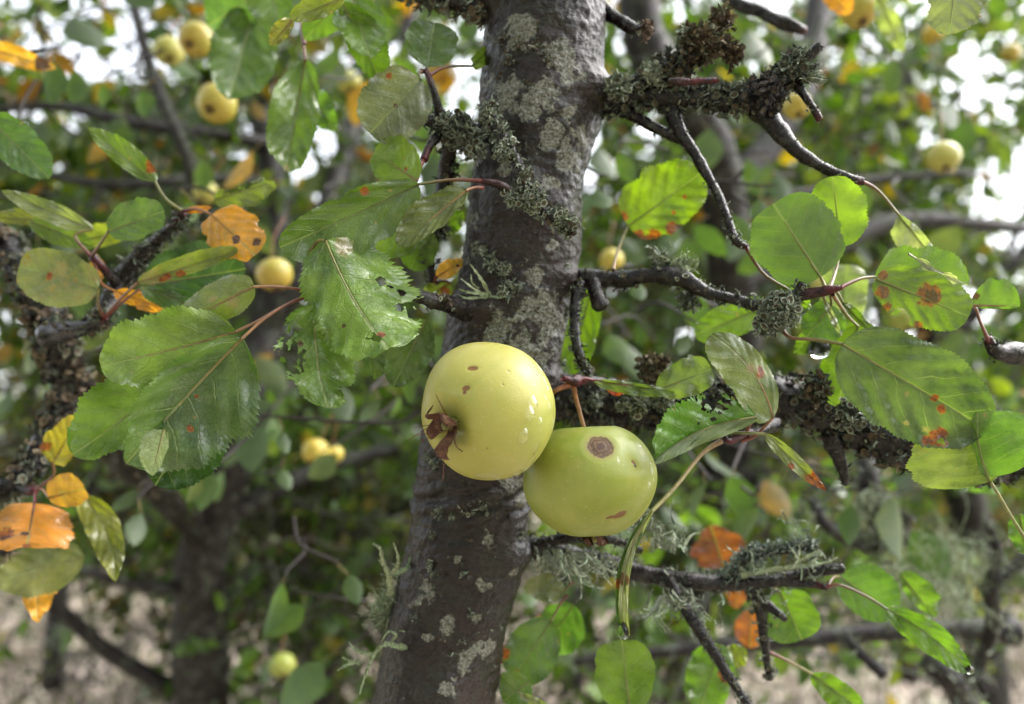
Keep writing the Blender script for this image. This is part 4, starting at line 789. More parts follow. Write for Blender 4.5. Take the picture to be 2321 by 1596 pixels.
# top left, mostly out of focus
T0 = TL
lf(T0, (575, 25, .58), (520, 226, .56), 78, 74, (.075, .15, .04), wave=.03, bend=20, fold=(18, 14), a=.5, b=.5, label='broad out-of-focus green leaf beside the hanging golden apples')
lf(T0, (590, -20, .56), (470, 60, .6), 60, 60, (.07, .15, .05), wave=.02)
lf(T0, (610, -40, .56), (640, 80, .56), 40, 60, (.09, .18, .03), wave=.03)
lf(b7, (780, -6, .36), (660, 42, .355), 24, 32, (.20, .27, .045), wave=.03, bend=24, ser=.05, rag=.1, a=.45, b=.4, curl=(0, 30), pale=.2, label='crinkled yellow-green leaf at the top edge, left of the trunk')
lf(b7, (664, 44, .362), (612, 104, .365), 18, 26, (.22, .24, .06), wave=.08, rag=.5, curl=(40, 30), pale=.3, pet=[(770, 10, .37)], petc=(TAN, RED))
lf(b7, (775, 5, .42), (866, 190, .44), 54, 36, (.11, .22, .02), wave=.02, bend=16, a=.6, b=.6, pet=[(770, -40, .42)], petc=(GP, RED))
lf(b7, (800, -10, .43), (840, 130, .42), 60, 66, (.10, .21, .02), wave=.02, bend=16, roll=20)
lf(b7, (800, -30, .44), (690, 90, .45), 40, 50, (.10, .2, .03), wave=.03)
lf(b7, (692, 135, .49), (648, 388, .47), 58, 62, (.095, .18, .035), wave=.05, wn=1.5, bend=40, fold=(26, 20), a=.55, b=.5, rag=.06, pet=[(690, 100, .49), (680, 40, .5)], petc=(RED, RED), marks=((.97, 0, .04, 2),), label='hanging green leaf with a reddish midrib, right of the golden apple')
lf(b7, (700, 200, .52), (760, 300, .52), 30, 34, (.09, .19, .03))
# left group
lf(T0, (-30, 262, .47), (112, 404, .46), 50, 46, (.07, .16, .025), bend=14, fold=(10, 14), a=.5, b=.5, wave=.01, label='smooth green leaf entering from the left edge')
lf(l1, (352, 412, .45), (200, 290, .45), 26, 34, (.10, .18, .03), bend=20, fold=(30, 10), marks=((.15, .6, .07, 0),), wave=.03, pet=[(412, 478, .455), (375, 450, .452)], petc=(GP, GP))
lf(l1, (246, 524, .425), (372, 478, .425), 48, 40, (.10, .19, .055), bend=8, fold=(6, 4), wave=.012, a=.38, b=.34, roll=14, pet=[(208, 580, .455), (228, 552, .44)], petc=(GP, RED), label='smooth pale-edged oval green leaf at mid left')
lf(l1, (210, 520, .46), (4, 432, .44), 26, 24, PALE, bend=20, fold=(18, 20), wave=.03, pet=[(205, 580, .455), (170, 535, .455)], petc=(GP, RED))
lf(l1, (160, 500, .49), (-20, 490, .48), 22, 26, OLV, wave=.04, rag=.2)
lf(l1, (70, 500, .47), (215, 560, .47), 30, 30, (.10, .17, .03), wave=.02)
lf(l1, (478, 486, .44), (578, 578, .425), 66, 56, (.48, .25, .025), bend=-10, fold=(-6, -10), wave=.02, a=.30, b=.36, ser=.02, rag=.18, marks=((.62, .05, .08, 1), (.85, -.35, .07, 1)), pet=[(415, 478, .455)], petc=(ORG_, RED), label='heart-shaped orange-yellow leaf with brown flecks', roll=10)
lf(l1, (420, 478, .455), (480, 470, .45), 8, 10, ORG_, rag=.4)
lf(l1, (485, 452, .46), (622, 412, .45), 22, 42, (.13, .18, .05), bend=30, hook=40, wave=.07, rag=.45, bites=((.3, -.7, .1), (.5, -.8, .1)), label='ragged remnant of a leaf above the orange leaf')
lf(l1, (330, 648, .45), (556, 610, .445), 78, 50, (.035, .09, .03), bend=10, wave=.02, a=.45, b=.4, fold=(8, 20), pet=[(235, 722, .455), (290, 675, .45)], petc=(TAN, RED), label='dark glossy leaf behind the pale folded leaf')
lf(l1, (313, 640, .42), (540, 566, .425), 34, 20, (.17, .23, .07), bend=16, fold=(24, 10), curl=(30, 20), wave=.03, a=.45, b=.4, marks=((.15, 0, .13, 2), (.25, .5, .05, 0), (.4, .8, .05, 0)), pale=.25, pet=[(238, 720, .455), (270, 680, .44)], petc=(TAN, RED))
lf(l1, (320, 650, .44), (500, 720, .43), 18, 30, (.08, .17, .035), fold=(10, 20), wave=.03)
lf(l1, (222, 655, .44), (44, 602, .43), 66, 60, (.17, .22, .095), bend=6, fold=(4, 4), a=.36, b=.32, wave=.012, ser=.025, pale=.62, marks=((.62, -.05, .04, 0), (.3, .05, .035, 2), (.5, .3, .12, 2)), pet=[(238, 722, .455), (222, 690, .445)], petc=(GP, RED), label='round pale leaf with tan patches at the far left')
lf(l1, (260, 660, .46), (395, 704, .45), 18, 24, (.60, .30, .03), wave=.04, rag=.3, bend=20, pet=[(212, 585, .455), (228, 640, .455)], petc=(ORG_, RED), label='torn orange leaf behind the round pale leaf')
lf(l1, (225, 585, .47), (215, 650, .47), 16, 22, (.55, .30, .04), pet=[(210, 580, .455)], petc=(GP, RED))
lf(l1, (60, 600, .56), (90, 740, .56), 30, 42, (.11, .17, .02), wave=.02)
lf(l1, (180, 545, .50), (300, 520, .50), 30, 26, (.2, .26, .03), wave=.02)
lf(l1, (120, 1052, .47), (184, 938, .45), 44, 36, (.24, .22, .03), fold=(10, 14), wave=.03, marks=((.3, -.7, .07, 0), (.8, .3, .10, 2)), rag=.15, pet=[(80, 1110, .485), (120, 1080, .48)], petc=(TAN, RED), label='leaf turning from green to orange below the left cluster')
lf(l1, (110, 1128, .46), (192, 1108, .455), 46, 36, (.42, .25, .06), bend=20, fold=(10, -20), wave=.03, a=.38, b=.34, marks=((.35, 0, .10, 2),), pet=[(80, 1112, .485)], petc=(ORG_, RED), label='rounded yellow leaf at the red bud, lower left')
lf(l1, (78, 1140, .46), (60, 1240, .43), 92, 80, (.46, .215, .03), bend=40, fold=(-4, -6), curl=(-10, -14), wave=.03, a=.26, b=.3, ser=.04, rag=.08, marks=((.55, .55, .11, 0), (.6, .1, .07, 1), (.62, .6, .06, 1), (.95, 0, .06, 0)), pet=[(80, 1114, .485)], petc=(RED, RED), label='bright orange leaf with dark red blotches at the left edge')
lf(l1, (188, 1122, .47), (262, 1318, .45), 34, 40, (.16, .20, .03), bend=20, sb=-.08, fold=(22, 18), wave=.03, a=.5, b=.7, ser=.015, label='narrow olive leaf hanging at lower left')
lf(l1, (190, 1262, .52), (-20, 1320, .50), 62, 66, (.14, .18, .06), fold=(14, -20), wave=.02, bend=20, label='dull olive leaf under the orange leaf')
lf(l1, (85, 1325, .52), (85, 1412, .50), 40, 34, (.60, .33, .03), a=.14, b=.8, fold=(14, 10), label='small pointed orange leaf tip at lower left')
lf(l1, (-30, 105, .60), (128, 156, .58), 24, 24, (.60, .34, .03), fold=(20, 10), wave=.03, marks=((.8, -.1, .12, 1),), label='orange leaf at the top left edge')
# right of the trunk
lf(b2, (1424, 512, .47), (1590, 392, .46), 84, 74, (.16, .27, .02), bend=10, fold=(10, 14), wave=.03, a=.30, b=.36, rag=.12, marks=((.02, .5, .09, 0), (.15, .75, .10, 0), (.38, .85, .07, 0), (.02, -.3, .06, 0), (.5, .5, .025, 0), (.7, .3, .025, 0), (.45, .95, .05, 1)), pet=[(1390, 612, .43), (1400, 570, .445)], petc=(GP, TAN), label='glowing yellow-green leaf rusted along its lower edge', ser=.03)
lf(b2, (1860, 628, .392), (1752, 462, .392), 96, 98, (.085, .17, .028), flip=True, bend=-8, fold=(-4, -10), wave=.015, wn=2, a=.34, b=.30, ser=.03, pr=1.1, pet=[(1872, 660, .386), (1868, 645, .388)], petc=(GP, TAN), label='round green leaf seen from below with pale veins')
lf(b2, (1905, 560, .405), (1886, 400, .40), 66, 66, (.17, .29, .03), flip=True, wave=.03, fold=(0, -10), a=.4, b=.45, ser=.04, pet=[(1880, 655, .386), (1895, 610, .40)], petc=(GP, TAN), roll=14)
lf(b2, (1984, 628, .392), (2196, 640, .40), 88, 14, (.13, .25, .02), flip=True, bend=10, fold=(-4, -10), wave=.02, a=.42, b=.5, ser=.035, sb=.05, pet=[(1905, 652, .383), (1950, 632, .388)], petc=(GP, RED), roll=-6)
lf(b2, (1986, 632, .386), (2196, 718, .384), 66, 66, (.14, .24, .022), flip=True, bend=10, fold=(-4, -8), wave=.018, a=.40, b=.34, ser=.03, marks=((.55, -.18, .115, 0), (.58, -.16, .075, 1), (.12, .35, .07, 0), (.25, .75, .05, 0), (.05, -.2, .05, 0), (.62, .95, .055, 0)), bites=((.42, 1.0, .085),), pet=None, label='yellow-green leaf with a black-centred orange rust spot', petc=(GP, RED))
lf(b2, (2060, 575, .380), (2205, 650, .378), 5, 10, (.30, .36, .28), wave=.03, bend=20, roll=40)
lf(b2, (2200, 692, .392), (2312, 694, .385), 62, 8, (.10, .20, .025), bend=20, fold=(0, 10), wave=.04, a=.6, b=.55, marks=((.08, -.35, .10, 1),), flip=True, petc=(TAN, RED), pet=[(2242, 776, .41), (2222, 730, .402), (2212, 700, .396)])
lf(b2, (1910, 780, .376), (2236, 972, .364), 104, 118, (.075, .135, .045), bend=8, fold=(6, 6), wave=.012, wn=1.5, a=.40, b=.40, ser=.025, teeth=34, pr=1.2, marks=((.80, .62, .062, 0), (.83, .60, .030, 1), (.72, .6, .03, 2), (.72, .12, .028, 0), (.65, .0, .022, 0), (.60, .66, .022, 2), (.76, .75, .03, 0), (.5, .2, .02, 2)), bites=((.825, .605, .016),), pet=[(1765, 735, .398), (1790, 764, .392), (1850, 770, .385)], petc=(GP, RED), label='largest leaf on the right, dull green with an orange spot around a hole')
lf(b10, (2245, 1092, .372), (2200, 948, .368), 160, 44, (.15, .22, .055), bend=8, fold=(10, 20), curl=(-14, 0), wave=.03, a=.42, b=.42, ser=.02, pale=.3, roll=-14, sb=-.05, pet=[(2400, 1330, .40), (2310, 1200, .385), (2262, 1120, .376)], petc=(GP, GP), label='pale wet blade of the folded leaf at the right edge', marks=((.95, -.6, .08, 2),))
lf(b10, (2240, 1082, .366), (2215, 935, .362), 14, 128, (.09, .20, .03), bend=-10, fold=(-10, -16), curl=(0, -10), wave=.03, a=.42, b=.36, ser=.02, roll=14, sb=-.05, pet=None, label='green half of the folded leaf at the right edge')
lf(b10, (2262, 1090, .45), (2330, 1030, .45), 30, 50, (.18, .26, .11), pet=None)
lf(b10, (2310, 1165, .40), (2330, 1260, .40), 24, 30, (.08, .17, .03))
lf(b2, (1885, 690, .40), (1828, 764, .40), 60, 34, (.09, .19, .03), wave=.03, a=.4, b=.4, pet=[(1880, 660, .386)], petc=(GP, RED))
lf(b2, (1868, 678, .388), (1908, 762, .384), 6, 8, (.24, .30, .2), pet=[(1865, 665, .386)], petc=(GP, RED))
lf(b2, (1945, 740, .41), (1898, 922, .415), 52, 58, (.12, .22, .025), wave=.03, fold=(10, 6), a=.36, b=.4, marks=((.45, .05, .06, 2),), pet=[(1888, 668, .386), (1920, 715, .40)], petc=(GP, TAN), label='green leaf hanging behind the largest leaf')
lf(b2, (1900, 720, .41), (1800, 800, .415), 40, 30, BRI, wave=.03)
lf(b2, (1910, 685, .42), (2000, 780, .42), 14, 26, GRN, pet=[(1884, 665, .386)], petc=(GP, TAN))
lf(b2, (1905, 750, .50), (1920, 600, .50), 52, 50, (.20, .27, .15), a=.4, b=.3)
lf(b2, (1745, 690, .46), (1575, 760, .46), 42, 40, BRI, wave=.02, a=.4, b=.4)
lf(b1, (2036, 486, .42), (2130, 600, .43), 16, 50, (.26, .32, .22), fold=(20, 20), bend=12, a=.5, b=.5, pet=[(1955, 412, .405), (1990, 432, .41)], petc=(GP, RED), label='pale underside of a leaf at the end of the long upper twig')
lf(b1, (1690, 560, .41), (1700, 545, .41), 3, 3, BRI, pet=None)
lf(b1, (1785, 655, .405), (1840, 700, .41), 14, 12, BRI, pet=[(1692, 562, .41), (1730, 620, .408)], petc=(GP, RED))
lf(b2, (1345, 640, .47), (1292, 848, .47), 40, 52, (.13, .24, .02), bend=10, wave=.02, a=.5, b=.36, marks=((.35, .9, .08, 0),), label='bright leaf peeping out behind the right side of the trunk')
# around the second apple
lf(sp3, (1752, 946, .378), (1612, 758, .372), 72, 46, (.15, .22, .09), bend=26, fold=(14, -30), curl=(20, -10), wave=.03, a=.34, b=.42, sb=.10, ser=.02, pale=.1, marks=((.5, .1, .07, 2), (.4, .35, .05, 0)), pet=[(1680, 1000, .386), (1710, 990, .384), (1735, 965, .381)], petc=(TAN, RED), label='pale folded leaf standing above the second apple', hook=-20)
lf(sp3, (1712, 948, .376), (1486, 1040, .358), 6, 92, (.075, .20, .02), bend=24, fold=(0, 16), curl=(0, -10), wave=.02, a=.42, b=.30, ser=.05, roll=8, sb=.03, pet=[(1688, 988, .385)], petc=(TAN, RED), flip=False, marks=((.1, .8, .06, 0),), label='fresh green toothed leaf touching the second apple', bites=((.3, .95, .14),))
lf(sp3, (1712, 946, .374), (1484, 1048, .354), 30, 2, (.13, .20, .07), bend=24, fold=(-10, 0), wave=.015, a=.42, b=.5, ser=.02, sb=.08, flip=True, pet=None)
lf(SP, (1345, 862, .392), (1528, 888, .382), 8, 22, (.13, .21, .07), bend=14, fold=(20, 14), a=.5, b=.5, ser=.02, pet=[(1305, 862, .388)], petc=(RED, RED))
lf(SP, (1490, 885, .402), (1612, 836, .398), 46, 42, (.13, .20, .075), bend=8, fold=(6, 12), a=.42, b=.28, ser=.015, pet=[(1400, 880, .40)], petc=(GP, RED))
lf(SP, (1375, 878, .395), (1425, 885, .395), 8, 16, (.45, .10, .03), rag=.3, pet=None)
lf(sp3, (1735, 984, .378), (1872, 1112, .366), 18, 22, (.16, .22, .08), bend=20, fold=(26, 30), wave=.03, ser=.03, marks=((.86, .1, .16, 0), (.5, .7, .05, 0), (.97, 0, .07, 0)), pet=[(1655, 982, .383), (1695, 982, .38)], petc=(GP, OLV), label='narrow leaf edge-on with an orange burnt tip')
lf(sp3, (1472, 1165, .352), (1410, 1436, .345), 20, 9, (.07, .15, .03), bend=-10, sb=.12, fold=(30, 30), wave=.02, a=.3, b=.4, ser=.02, marks=((.62, .0, .05, 0),), pet=[(1635, 1000, .38), (1590, 1030, .375), (1530, 1105, .362)], petc=(GP, TAN), label='thin folded leaf dangling in front of the lower branch', pr=1.3)
lf(sp3, (1478, 1158, .350), (1420, 1440, .342), 12, 9, (.36, .42, .25), bend=-10, sb=.11, fold=(0, 10), wave=.02, a=.4, b=.16, ser=.01, marks=((.58, .3, .05, 0),), pet=None, flip=True)
# below
lf(b4, (1428, 1610, .44), (1410, 1450, .435), 70, 66, (.10, .20, .022), bend=8, fold=(6, 6), wave=.012, a=.42, b=.28, ser=.015, label='round green leaf at the bottom edge right of the trunk')
lf(b4, (1250, 1408, .46), (1162, 1538, .45), 62, 58, (.085, .17, .05), bend=12, fold=(12, 12), wave=.02, a=.4, b=.34, pale=.1, marks=((.98, 0, .10, 0), (.8, .8, .08, 0)), pet=[(1285, 1350, .47)], petc=(GP, RED), label='glossy oval leaf with a rusty rim, right of the trunk foot')
lf(b4, (1262, 1395, .50), (1130, 1500, .49), 60, 30, (.30, .05, .02), rag=.2, wave=.03)
lf(b4, (1280, 1340, .47), (1185, 1330, .46), 30, 36, PALE, bend=10, rag=.1, wave=.03, pet=[(1300, 1320, .475)], petc=(GP, RED))
lf(b4, (1300, 1370, .49), (1230, 1480, .5), 60, 50, (.07, .16, .03), wave=.02)
lf(b4, (1200, 1545, .44), (1140, 1590, .44), 40, 50, (.09, .19, .025), wave=.02)
lf(b4, (1175, 1570, .43), (1262, 1612, .42), 8, 14, PALE)
lf(b4, (1632, 1460, .50), (1588, 1610, .49), 50, 56, (.10, .21, .03), bend=10, fold=(14, 14), marks=((.4, -.6, .10, 0),), a=.4, b=.4)
lf(b4, (1768, 1342, .47), (1818, 1450, .465), 60, 66, (.10, .21, .02), bend=10, fold=(6, 10), wave=.015, a=.34, b=.32, ser=.012, pet=[(1720, 1325, .462)], petc=(GP, RED), label='fresh green leaf below the lichened lower branch')
lf(b4, (1905, 1308, .47), (2028, 1392, .46), 70, 50, (.08, .18, .035), bend=20, fold=(10, 10), wave=.02, a=.36, b=.4, pet=[(1875, 1330, .445)], petc=(GP, RED), label='green leaf with a grey sheen at lower right')
lf(b4, (2012, 1382, .44), (2198, 1522, .43), 34, 40, (.095, .21, .02), bend=30, sb=-.05, fold=(20, 24), wave=.04, a=.42, b=.5, ser=.015, pet=[(1872, 1333, .445), (1900, 1325, .444), (1960, 1350, .442)], petc=(OLV, RED), label='long wavy green leaf at lower right')
lf(b4, (2040, 1300, .50), (2120, 1400, .50), 40, 20, (.10, .2, .03))
lf(b4, (1842, 1528, .48), (1960, 1615, .47), 30, 34, (.11, .22, .02), bend=20, fold=(20, 16), a=.5, b=.5, pet=[(1742, 1478, .47), (1790, 1500, .47)], petc=(GP, RED))
lf(b4, (1650, 1500, .50), (1690, 1470, .5), 26, 26, YG)
OB = (.17, .055, .02)
lf(R1, (1640, 1285, .60), (1610, 1190, .60), 66, 62, OB, rag=.3, wave=.06, fold=(14, 14), bend=20, label='rust-orange dead leaf caught behind the lower branch')
lf(R1, (1675, 1300, .62), (1668, 1380, .62), 26, 30, (.24, .08, .02), rag=.2, wave=.04)
lf(R1, (1700, 1385, .62), (1700, 1470, .62), 42, 36, (.26, .09, .025), rag=.2, wave=.05, fold=(14, 14))
lf(b4, (1215, 1210, .50), (1330, 1180, .52), 30, 40, (.14, .25, .03))
lf(b10, (2170, -60, .40), (2150, 78, .395), 74, 60, (.16, .20, .14), bend=-10, fold=(-10, -14), wave=.02, a=.32, b=.5, ser=.06, rag=.15, flip=True, marks=((.7, -.9, .05, 0),), label='grey-green leaf underside at the top right edge')
lf(b11, (1870, -20, .6), (1930, 30, .6), 30, 24, ORG_, rag=.2)
lf(R1, (1990, -10, .62), (2050, 120, .62), 20, 26, PALE)
lf(b10, (2270, 1100, .60), (2080, 1040, .60), 40, 40, (.09, .2, .04))
# mid-distance leaves, softly out of focus
MIDL = MB(); rr_ = random.Random(99); Bm, Am, Sm, Lm, Cm = [], [], [], [], []
spots = [(310, 1140, 34), (320, 1195, 40), (470, 1100, 45), (640, 1370, 60), (690, 1420, 55), (730, 1550, 60), (860, 932, 32), (905, 920, 26), (800, 830, 40), (790, 1330, 34), (120, 870, 30), (60, 820, 40), (450, 1105, 30), (770, 910, 50), (920, 880, 30), (440, 480, 26), (640, 1085, 26), (640, 1000, 26), (1500, 560, 30), (1440, 660, 30), (1380, 790, 40), (1560, 780, 30),
         (1200, 1350, 30), (1560, 700, 50), (1780, 550, 40), (1720, 480, 36), (1660, 520, 40), (2030, 1180, 70), (2070, 1250, 60), (1930, 1180, 45), (2000, 1330, 30), (1900, 1110, 30), (1500, 1180, 40), (1660, 1120, 50), (1720, 1190, 50), (1600, 1130, 40), (1350, 460, 40), (1400, 380, 40), (1060, 60, 30), (1010, 360, 20), (770, 150, 50), (720, 230, 40), (120, 180, 50), (170, 190, 40), (320, 230, 34), (230, 210, 26), (30, 330, 40)]
for _ in range(230):
    x, y = rr_.uniform(-40, 2360), rr_.uniform(-40, 1350 if rr_.random() < .3 else 950); d_ = rr_.uniform(.85, 1.6)
    if rr_.random() > gap(P(x, y, d_))*.9: continue
    spots.append((x, y, rr_.uniform(.018, .032)*F/d_, d_))
for (x, y, s_, *dq) in spots:
    d = dq[0] if dq else rr_.uniform(.62, .85)
    Bm.append(P(x, y-s_*.8, d)); Am.append(Vector((rr_.gauss(0, .6), rr_.gauss(0, .3), -1))); Sm.append(Vector((1, rr_.gauss(0, .5), rr_.gauss(0, .3)))); Lm.append(s_*2/F*d if not dq else s_/F*d*2); Cm.append(rr_.choice([(.06, .12, .015), (.08, .15, .015), (.06, .10, .03), (.04, .08, .012), (.11, .15, .05), (.04, .085, .014)]+([(.40, .22, .025)] if len(dq) and rr_.random() < .4 else [])))
L_ = np.array(Lm); crown_leaves(MIDL, np.array([tuple(v) for v in Bm]), np.array([tuple(v) for v in Am]), np.array([tuple(v) for v in Sm]), L_, L_*rng.uniform(.26, .42, len(L_)), np.full(len(L_), .3), np.linspace(-.3, .3, len(L_)), np.array(Cm))
mt = MB()
for b_, a_ in zip(Bm, Am):
    q1 = b_+Vector((rr_.gauss(0, .01), 0, .012)); q2 = q1+Vector((rr_.gauss(0, .025), rr_.gauss(.02, .02), rr_.uniform(-.01, .03)))
    tube(mt, [b_, q1], [.0006, .0009], 2, 4, (.20, .16, .06, 1), cap=False); tube(mt, [q1+(q1-q2)*.3, q1, q2+rv()*.008, q2+(q2-q1)*.6+rv()*.02], [.0008, .0012, .0014, .0016], 3, 5, (.022, .015, .014, 1), cap=False)
link('twigs', mt.mesh('twigs'), ['bgtwig'], TL, ORG[TL.name])['kind'] = 'stuff'
o = link('foliage', MIDL.mesh('foliage'), ['crown'], TL, ORG[TL.name])

# ================================================================== APPLES
def apple_mesh(R_, hgt=.86, seg=96, rings=72, dent=(.22, .30), lob=.02, wob=.02, seed=0, marks=None, M_=None, wide=0.):
    """axis +Z is the stalk end, -Z the calyx; marks are directions in local space: (vec, radius, channel)"""
    mb = MB(); pol = []
    for i in range(rings+1):
        ph = math.pi*i/rings; st, ct = math.sin(ph), -math.cos(ph)       # i=0 calyx
        for k in range(seg):
            th = 6.28318*k/seg; cal = max(0, -ct)
            rad = st*(1+wide*(ct)) * (1+lob*cal**2*math.cos(5*th)+wob*mn.noise(Vector((math.cos(th)*1.2*st, math.sin(th)*1.2*st, ct*1.2+seed))))
            z = ct*hgt
            z += dent[0]*math.exp(-(st/.26)**2) if ct < 0 else -dent[1]*math.exp(-(st/.24)**2)
            v = Vector((rad*math.cos(th), rad*math.sin(th), z))*R_
            kk = [0., 0., 0.]
            if marks:
                u = v.normalized()
                for (mv, mr, ch, el) in marks:
                    dv = u-mv; dd = math.sqrt((dv.dot(el[0])/el[1])**2+(dv-el[0]*dv.dot(el[0])).length_squared)/mr if el else dv.length/mr
                    if dd < 1.8:
                        if ch == 0: kk[0] = max(kk[0], min(1, 1.45-dd)); kk[1] = max(kk[1], 1-dd*.85)
                        else: kk[2] = max(kk[2], 1.2-dd)
            if marks: v = v*(1-.022*min(1, kk[0]*1.4)-.012*min(1, kk[2]))
            mb.add(v, (0, 0, 0, 0), (k/seg, i/rings), (kk[0], kk[1], kk[2], 1)); pol.append(i/rings)
    for i in range(rings):
        for k in range(seg): k2 = (k+1) % seg; mb.face((i*seg+k, i*seg+k2, (i+1)*seg+k2, (i+1)*seg+k))
    me = mb.mesh('apple_skin'); a = me.attributes.new('polar', 'FLOAT', 'POINT'); a.data.foreach_set('value', np.array(pol, dtype=np.float32)); return me
def axis_rot(ax):  return ax.to_track_quat('Z', 'Y').to_matrix()
def calyx_mesh(R_, long=1., n=5, seed=3, sepal=.33):
    rd = random.Random(seed); mb = MB(); z0 = -.86*R_+.13*R_
    for s_ in range(n):
        a = 6.283*s_/n+rd.uniform(-.3, .3); d = Vector((math.cos(a), math.sin(a), 0)); sd = Vector((-d.y, d.x, 0)); L = R_*sepal*long*rd.uniform(.7, 1.3); tw = rd.uniform(-.8, .8); prev = None
        for i in range(9):
            t = i/8; q = Vector((0, 0, z0))+d*(R_*.05+L*(t*.95-.25*t*t))+Vector((0, 0, -1))*R_*(.05+(.10+.05*(s_ % 3))*long*math.sin(t*2.4)*(1-.25*rd.random())+.03*math.sin(t*11+s_))+sd*(.05*R_*math.sin(t*6+s_))
            wd = R_*.125*(math.sin(math.pi*(t*.85+.1))**.7)*(1-.35*t); s2 = (sd*math.cos(tw*t*2)+Vector((0, 0, 1))*math.sin(tw*t*2)); c = [(.12, .05, .028), (.085, .03, .02), (.16, .08, .04)][i % 3]
            A = mb.add(q-s2*wd, c); B = mb.add(q-Vector((0, 0, 1))*wd*.3, tuple(x*1.2 for x in c)); C = mb.add(q+s2*wd, c)
            if prev: mb.face((prev[0], prev[1], B, A)); mb.face((prev[1], prev[2], C, B))
            prev = (A, B, C)
    for s_ in range(16):      # withered stamens
        a = rd.uniform(0, 6.283); d = Vector((math.cos(a), math.sin(a), -1.1*rd.uniform(.6, 1.4))).normalized()
        p0 = Vector((0, 0, z0)); L = R_*.3*long*rd.uniform(.5, 1.2)
        tube(mb, [p0, p0+d*L*.5, p0+d*L+Vector((rd.gauss(0, 1), rd.gauss(0, 1), -.5))*L*.25], [.00028, .00024, .00016], 4, 4, (.13, .045, .025, 1))
    tube(mb, [Vector((0, 0, z0+.06*R_)), Vector((0, 0, z0-.06*R_)), Vector((.03*R_, 0, z0-.16*R_))], [R_*.10, R_*.085, R_*.05], 4, 9, (.26, .26, .08, 1), .3, 900)
    return mb.mesh('calyx')
def pix_dir(c, Rr, x, y):
    """unit direction from the apple's centre to the point of its surface seen at photo position x, y"""
    cd = (c-CO).dot(FW); q = P(x, y, cd)-CO; q.normalize(); oc = c-CO; b = oc.dot(q); dsc = b*b-oc.length_squared+Rr*Rr
    t = b-math.sqrt(max(0, dsc)); return (CO+q*t-c).normalized()
def make_apple(c, R_, axis, mat, label, stalk, marks=(), hgt=.86, hero=False, group=None, seed=1, name='apple', sc=1., dent=(.2, .3), cal=1., wide=.0, lob=.02):
    o = empty(name, c, label, 'apple', group); rot = axis_rot(axis); ir = rot.transposed()
    mk = []
    for (x, y, r_, ch, el) in marks:
        mk.append((ir@pix_dir(c, R_*.97, x, y), r_/F*c.y/R_, ch, (ir@((RT*math.cos(el[0])-UP*math.sin(el[0]))), el[1]) if el else None))
    me = apple_mesh(R_, hgt, 320 if hero else 40, 220 if hero else 30, dent, lob, .05, seed, mk, None, wide)
    s = link('skin', me, [mat], o); s.location = (0, 0, 0); s.rotation_euler = rot.to_euler()
    cy = link('calyx', calyx_mesh(R_, cal, 5, seed), ['sepal'], o); cy.location = (0, 0, 0); cy.rotation_euler = rot.to_euler()
    if hgt != .86: cy.location = rot@Vector((0, 0, -(hgt-.86)*R_))
    if stalk:
        mb = MB(); p0 = rot@Vector((0, 0, (hgt-.32)*R_)); pts = [p0, rot@Vector((0, 0, (hgt+.05)*R_))]+[q-c for q in stalk]
        n_ = len(pts); pts = [pts[0]]+pts[2:] if hero else pts; n_ = len(pts); tube(mb, pts, [.0011 if hero else .0006]*(n_-1)+[.0016 if hero else .0008], 6, 9, (.46, .27, .11, 1), .1, 300, 0, (.36, .10, .045, 1))
        st = link('stalk', mb.mesh('stalk'), ['petiole'], o); st.location = (0, 0, 0)
    return o
c1 = P(1107, 931, .362); R1_ = 158/F*.36
ax1 = (RT*.60+UP*.17+FW*.78).normalized()
A1 = make_apple(c1, R1_, ax1, 'apA', 'large pale-yellow apple before the trunk, its dried brown calyx facing the camera', [P(1245, 893, .385), P(1262, 884, .384), P(1290, 872, .386)],
    [(1070, 832, 10, 2, (.25, 2.0)), (1054, 878, 10, 2, (-.2, 1.4)), (1050, 888, 7, 2, None), (1152, 843, 3, 2, None), (1140, 872, 2.5, 2, None), (1008, 990, 5, 2, None)], hgt=.92, hero=True, seed=4, dent=(.20, .32), cal=1.6, lob=.03)
c2 = P(1338, 1088, .385); R2_ = 153/F*.382
ax2 = (-RT*.05+UP*.97+FW*.12).normalized()
A2 = make_apple(c2, R2_, ax2, 'apB', 'squat green apple with a round brown rot spot, hanging lower right of the yellow one', [P(1306, 905, .389), P(1299, 868, .387)],
    [(1361, 1011, 30, 0, None), (1408, 1168, 12, 2, (-.3, 2.2)), (1433, 1050, 6, 2, (.8, 1.6)), (1385, 1175, 6, 2, (-.3, 2.5))], hgt=.87, hero=True, seed=9, dent=(.13, .3), cal=.75, wide=.05, lob=.035)
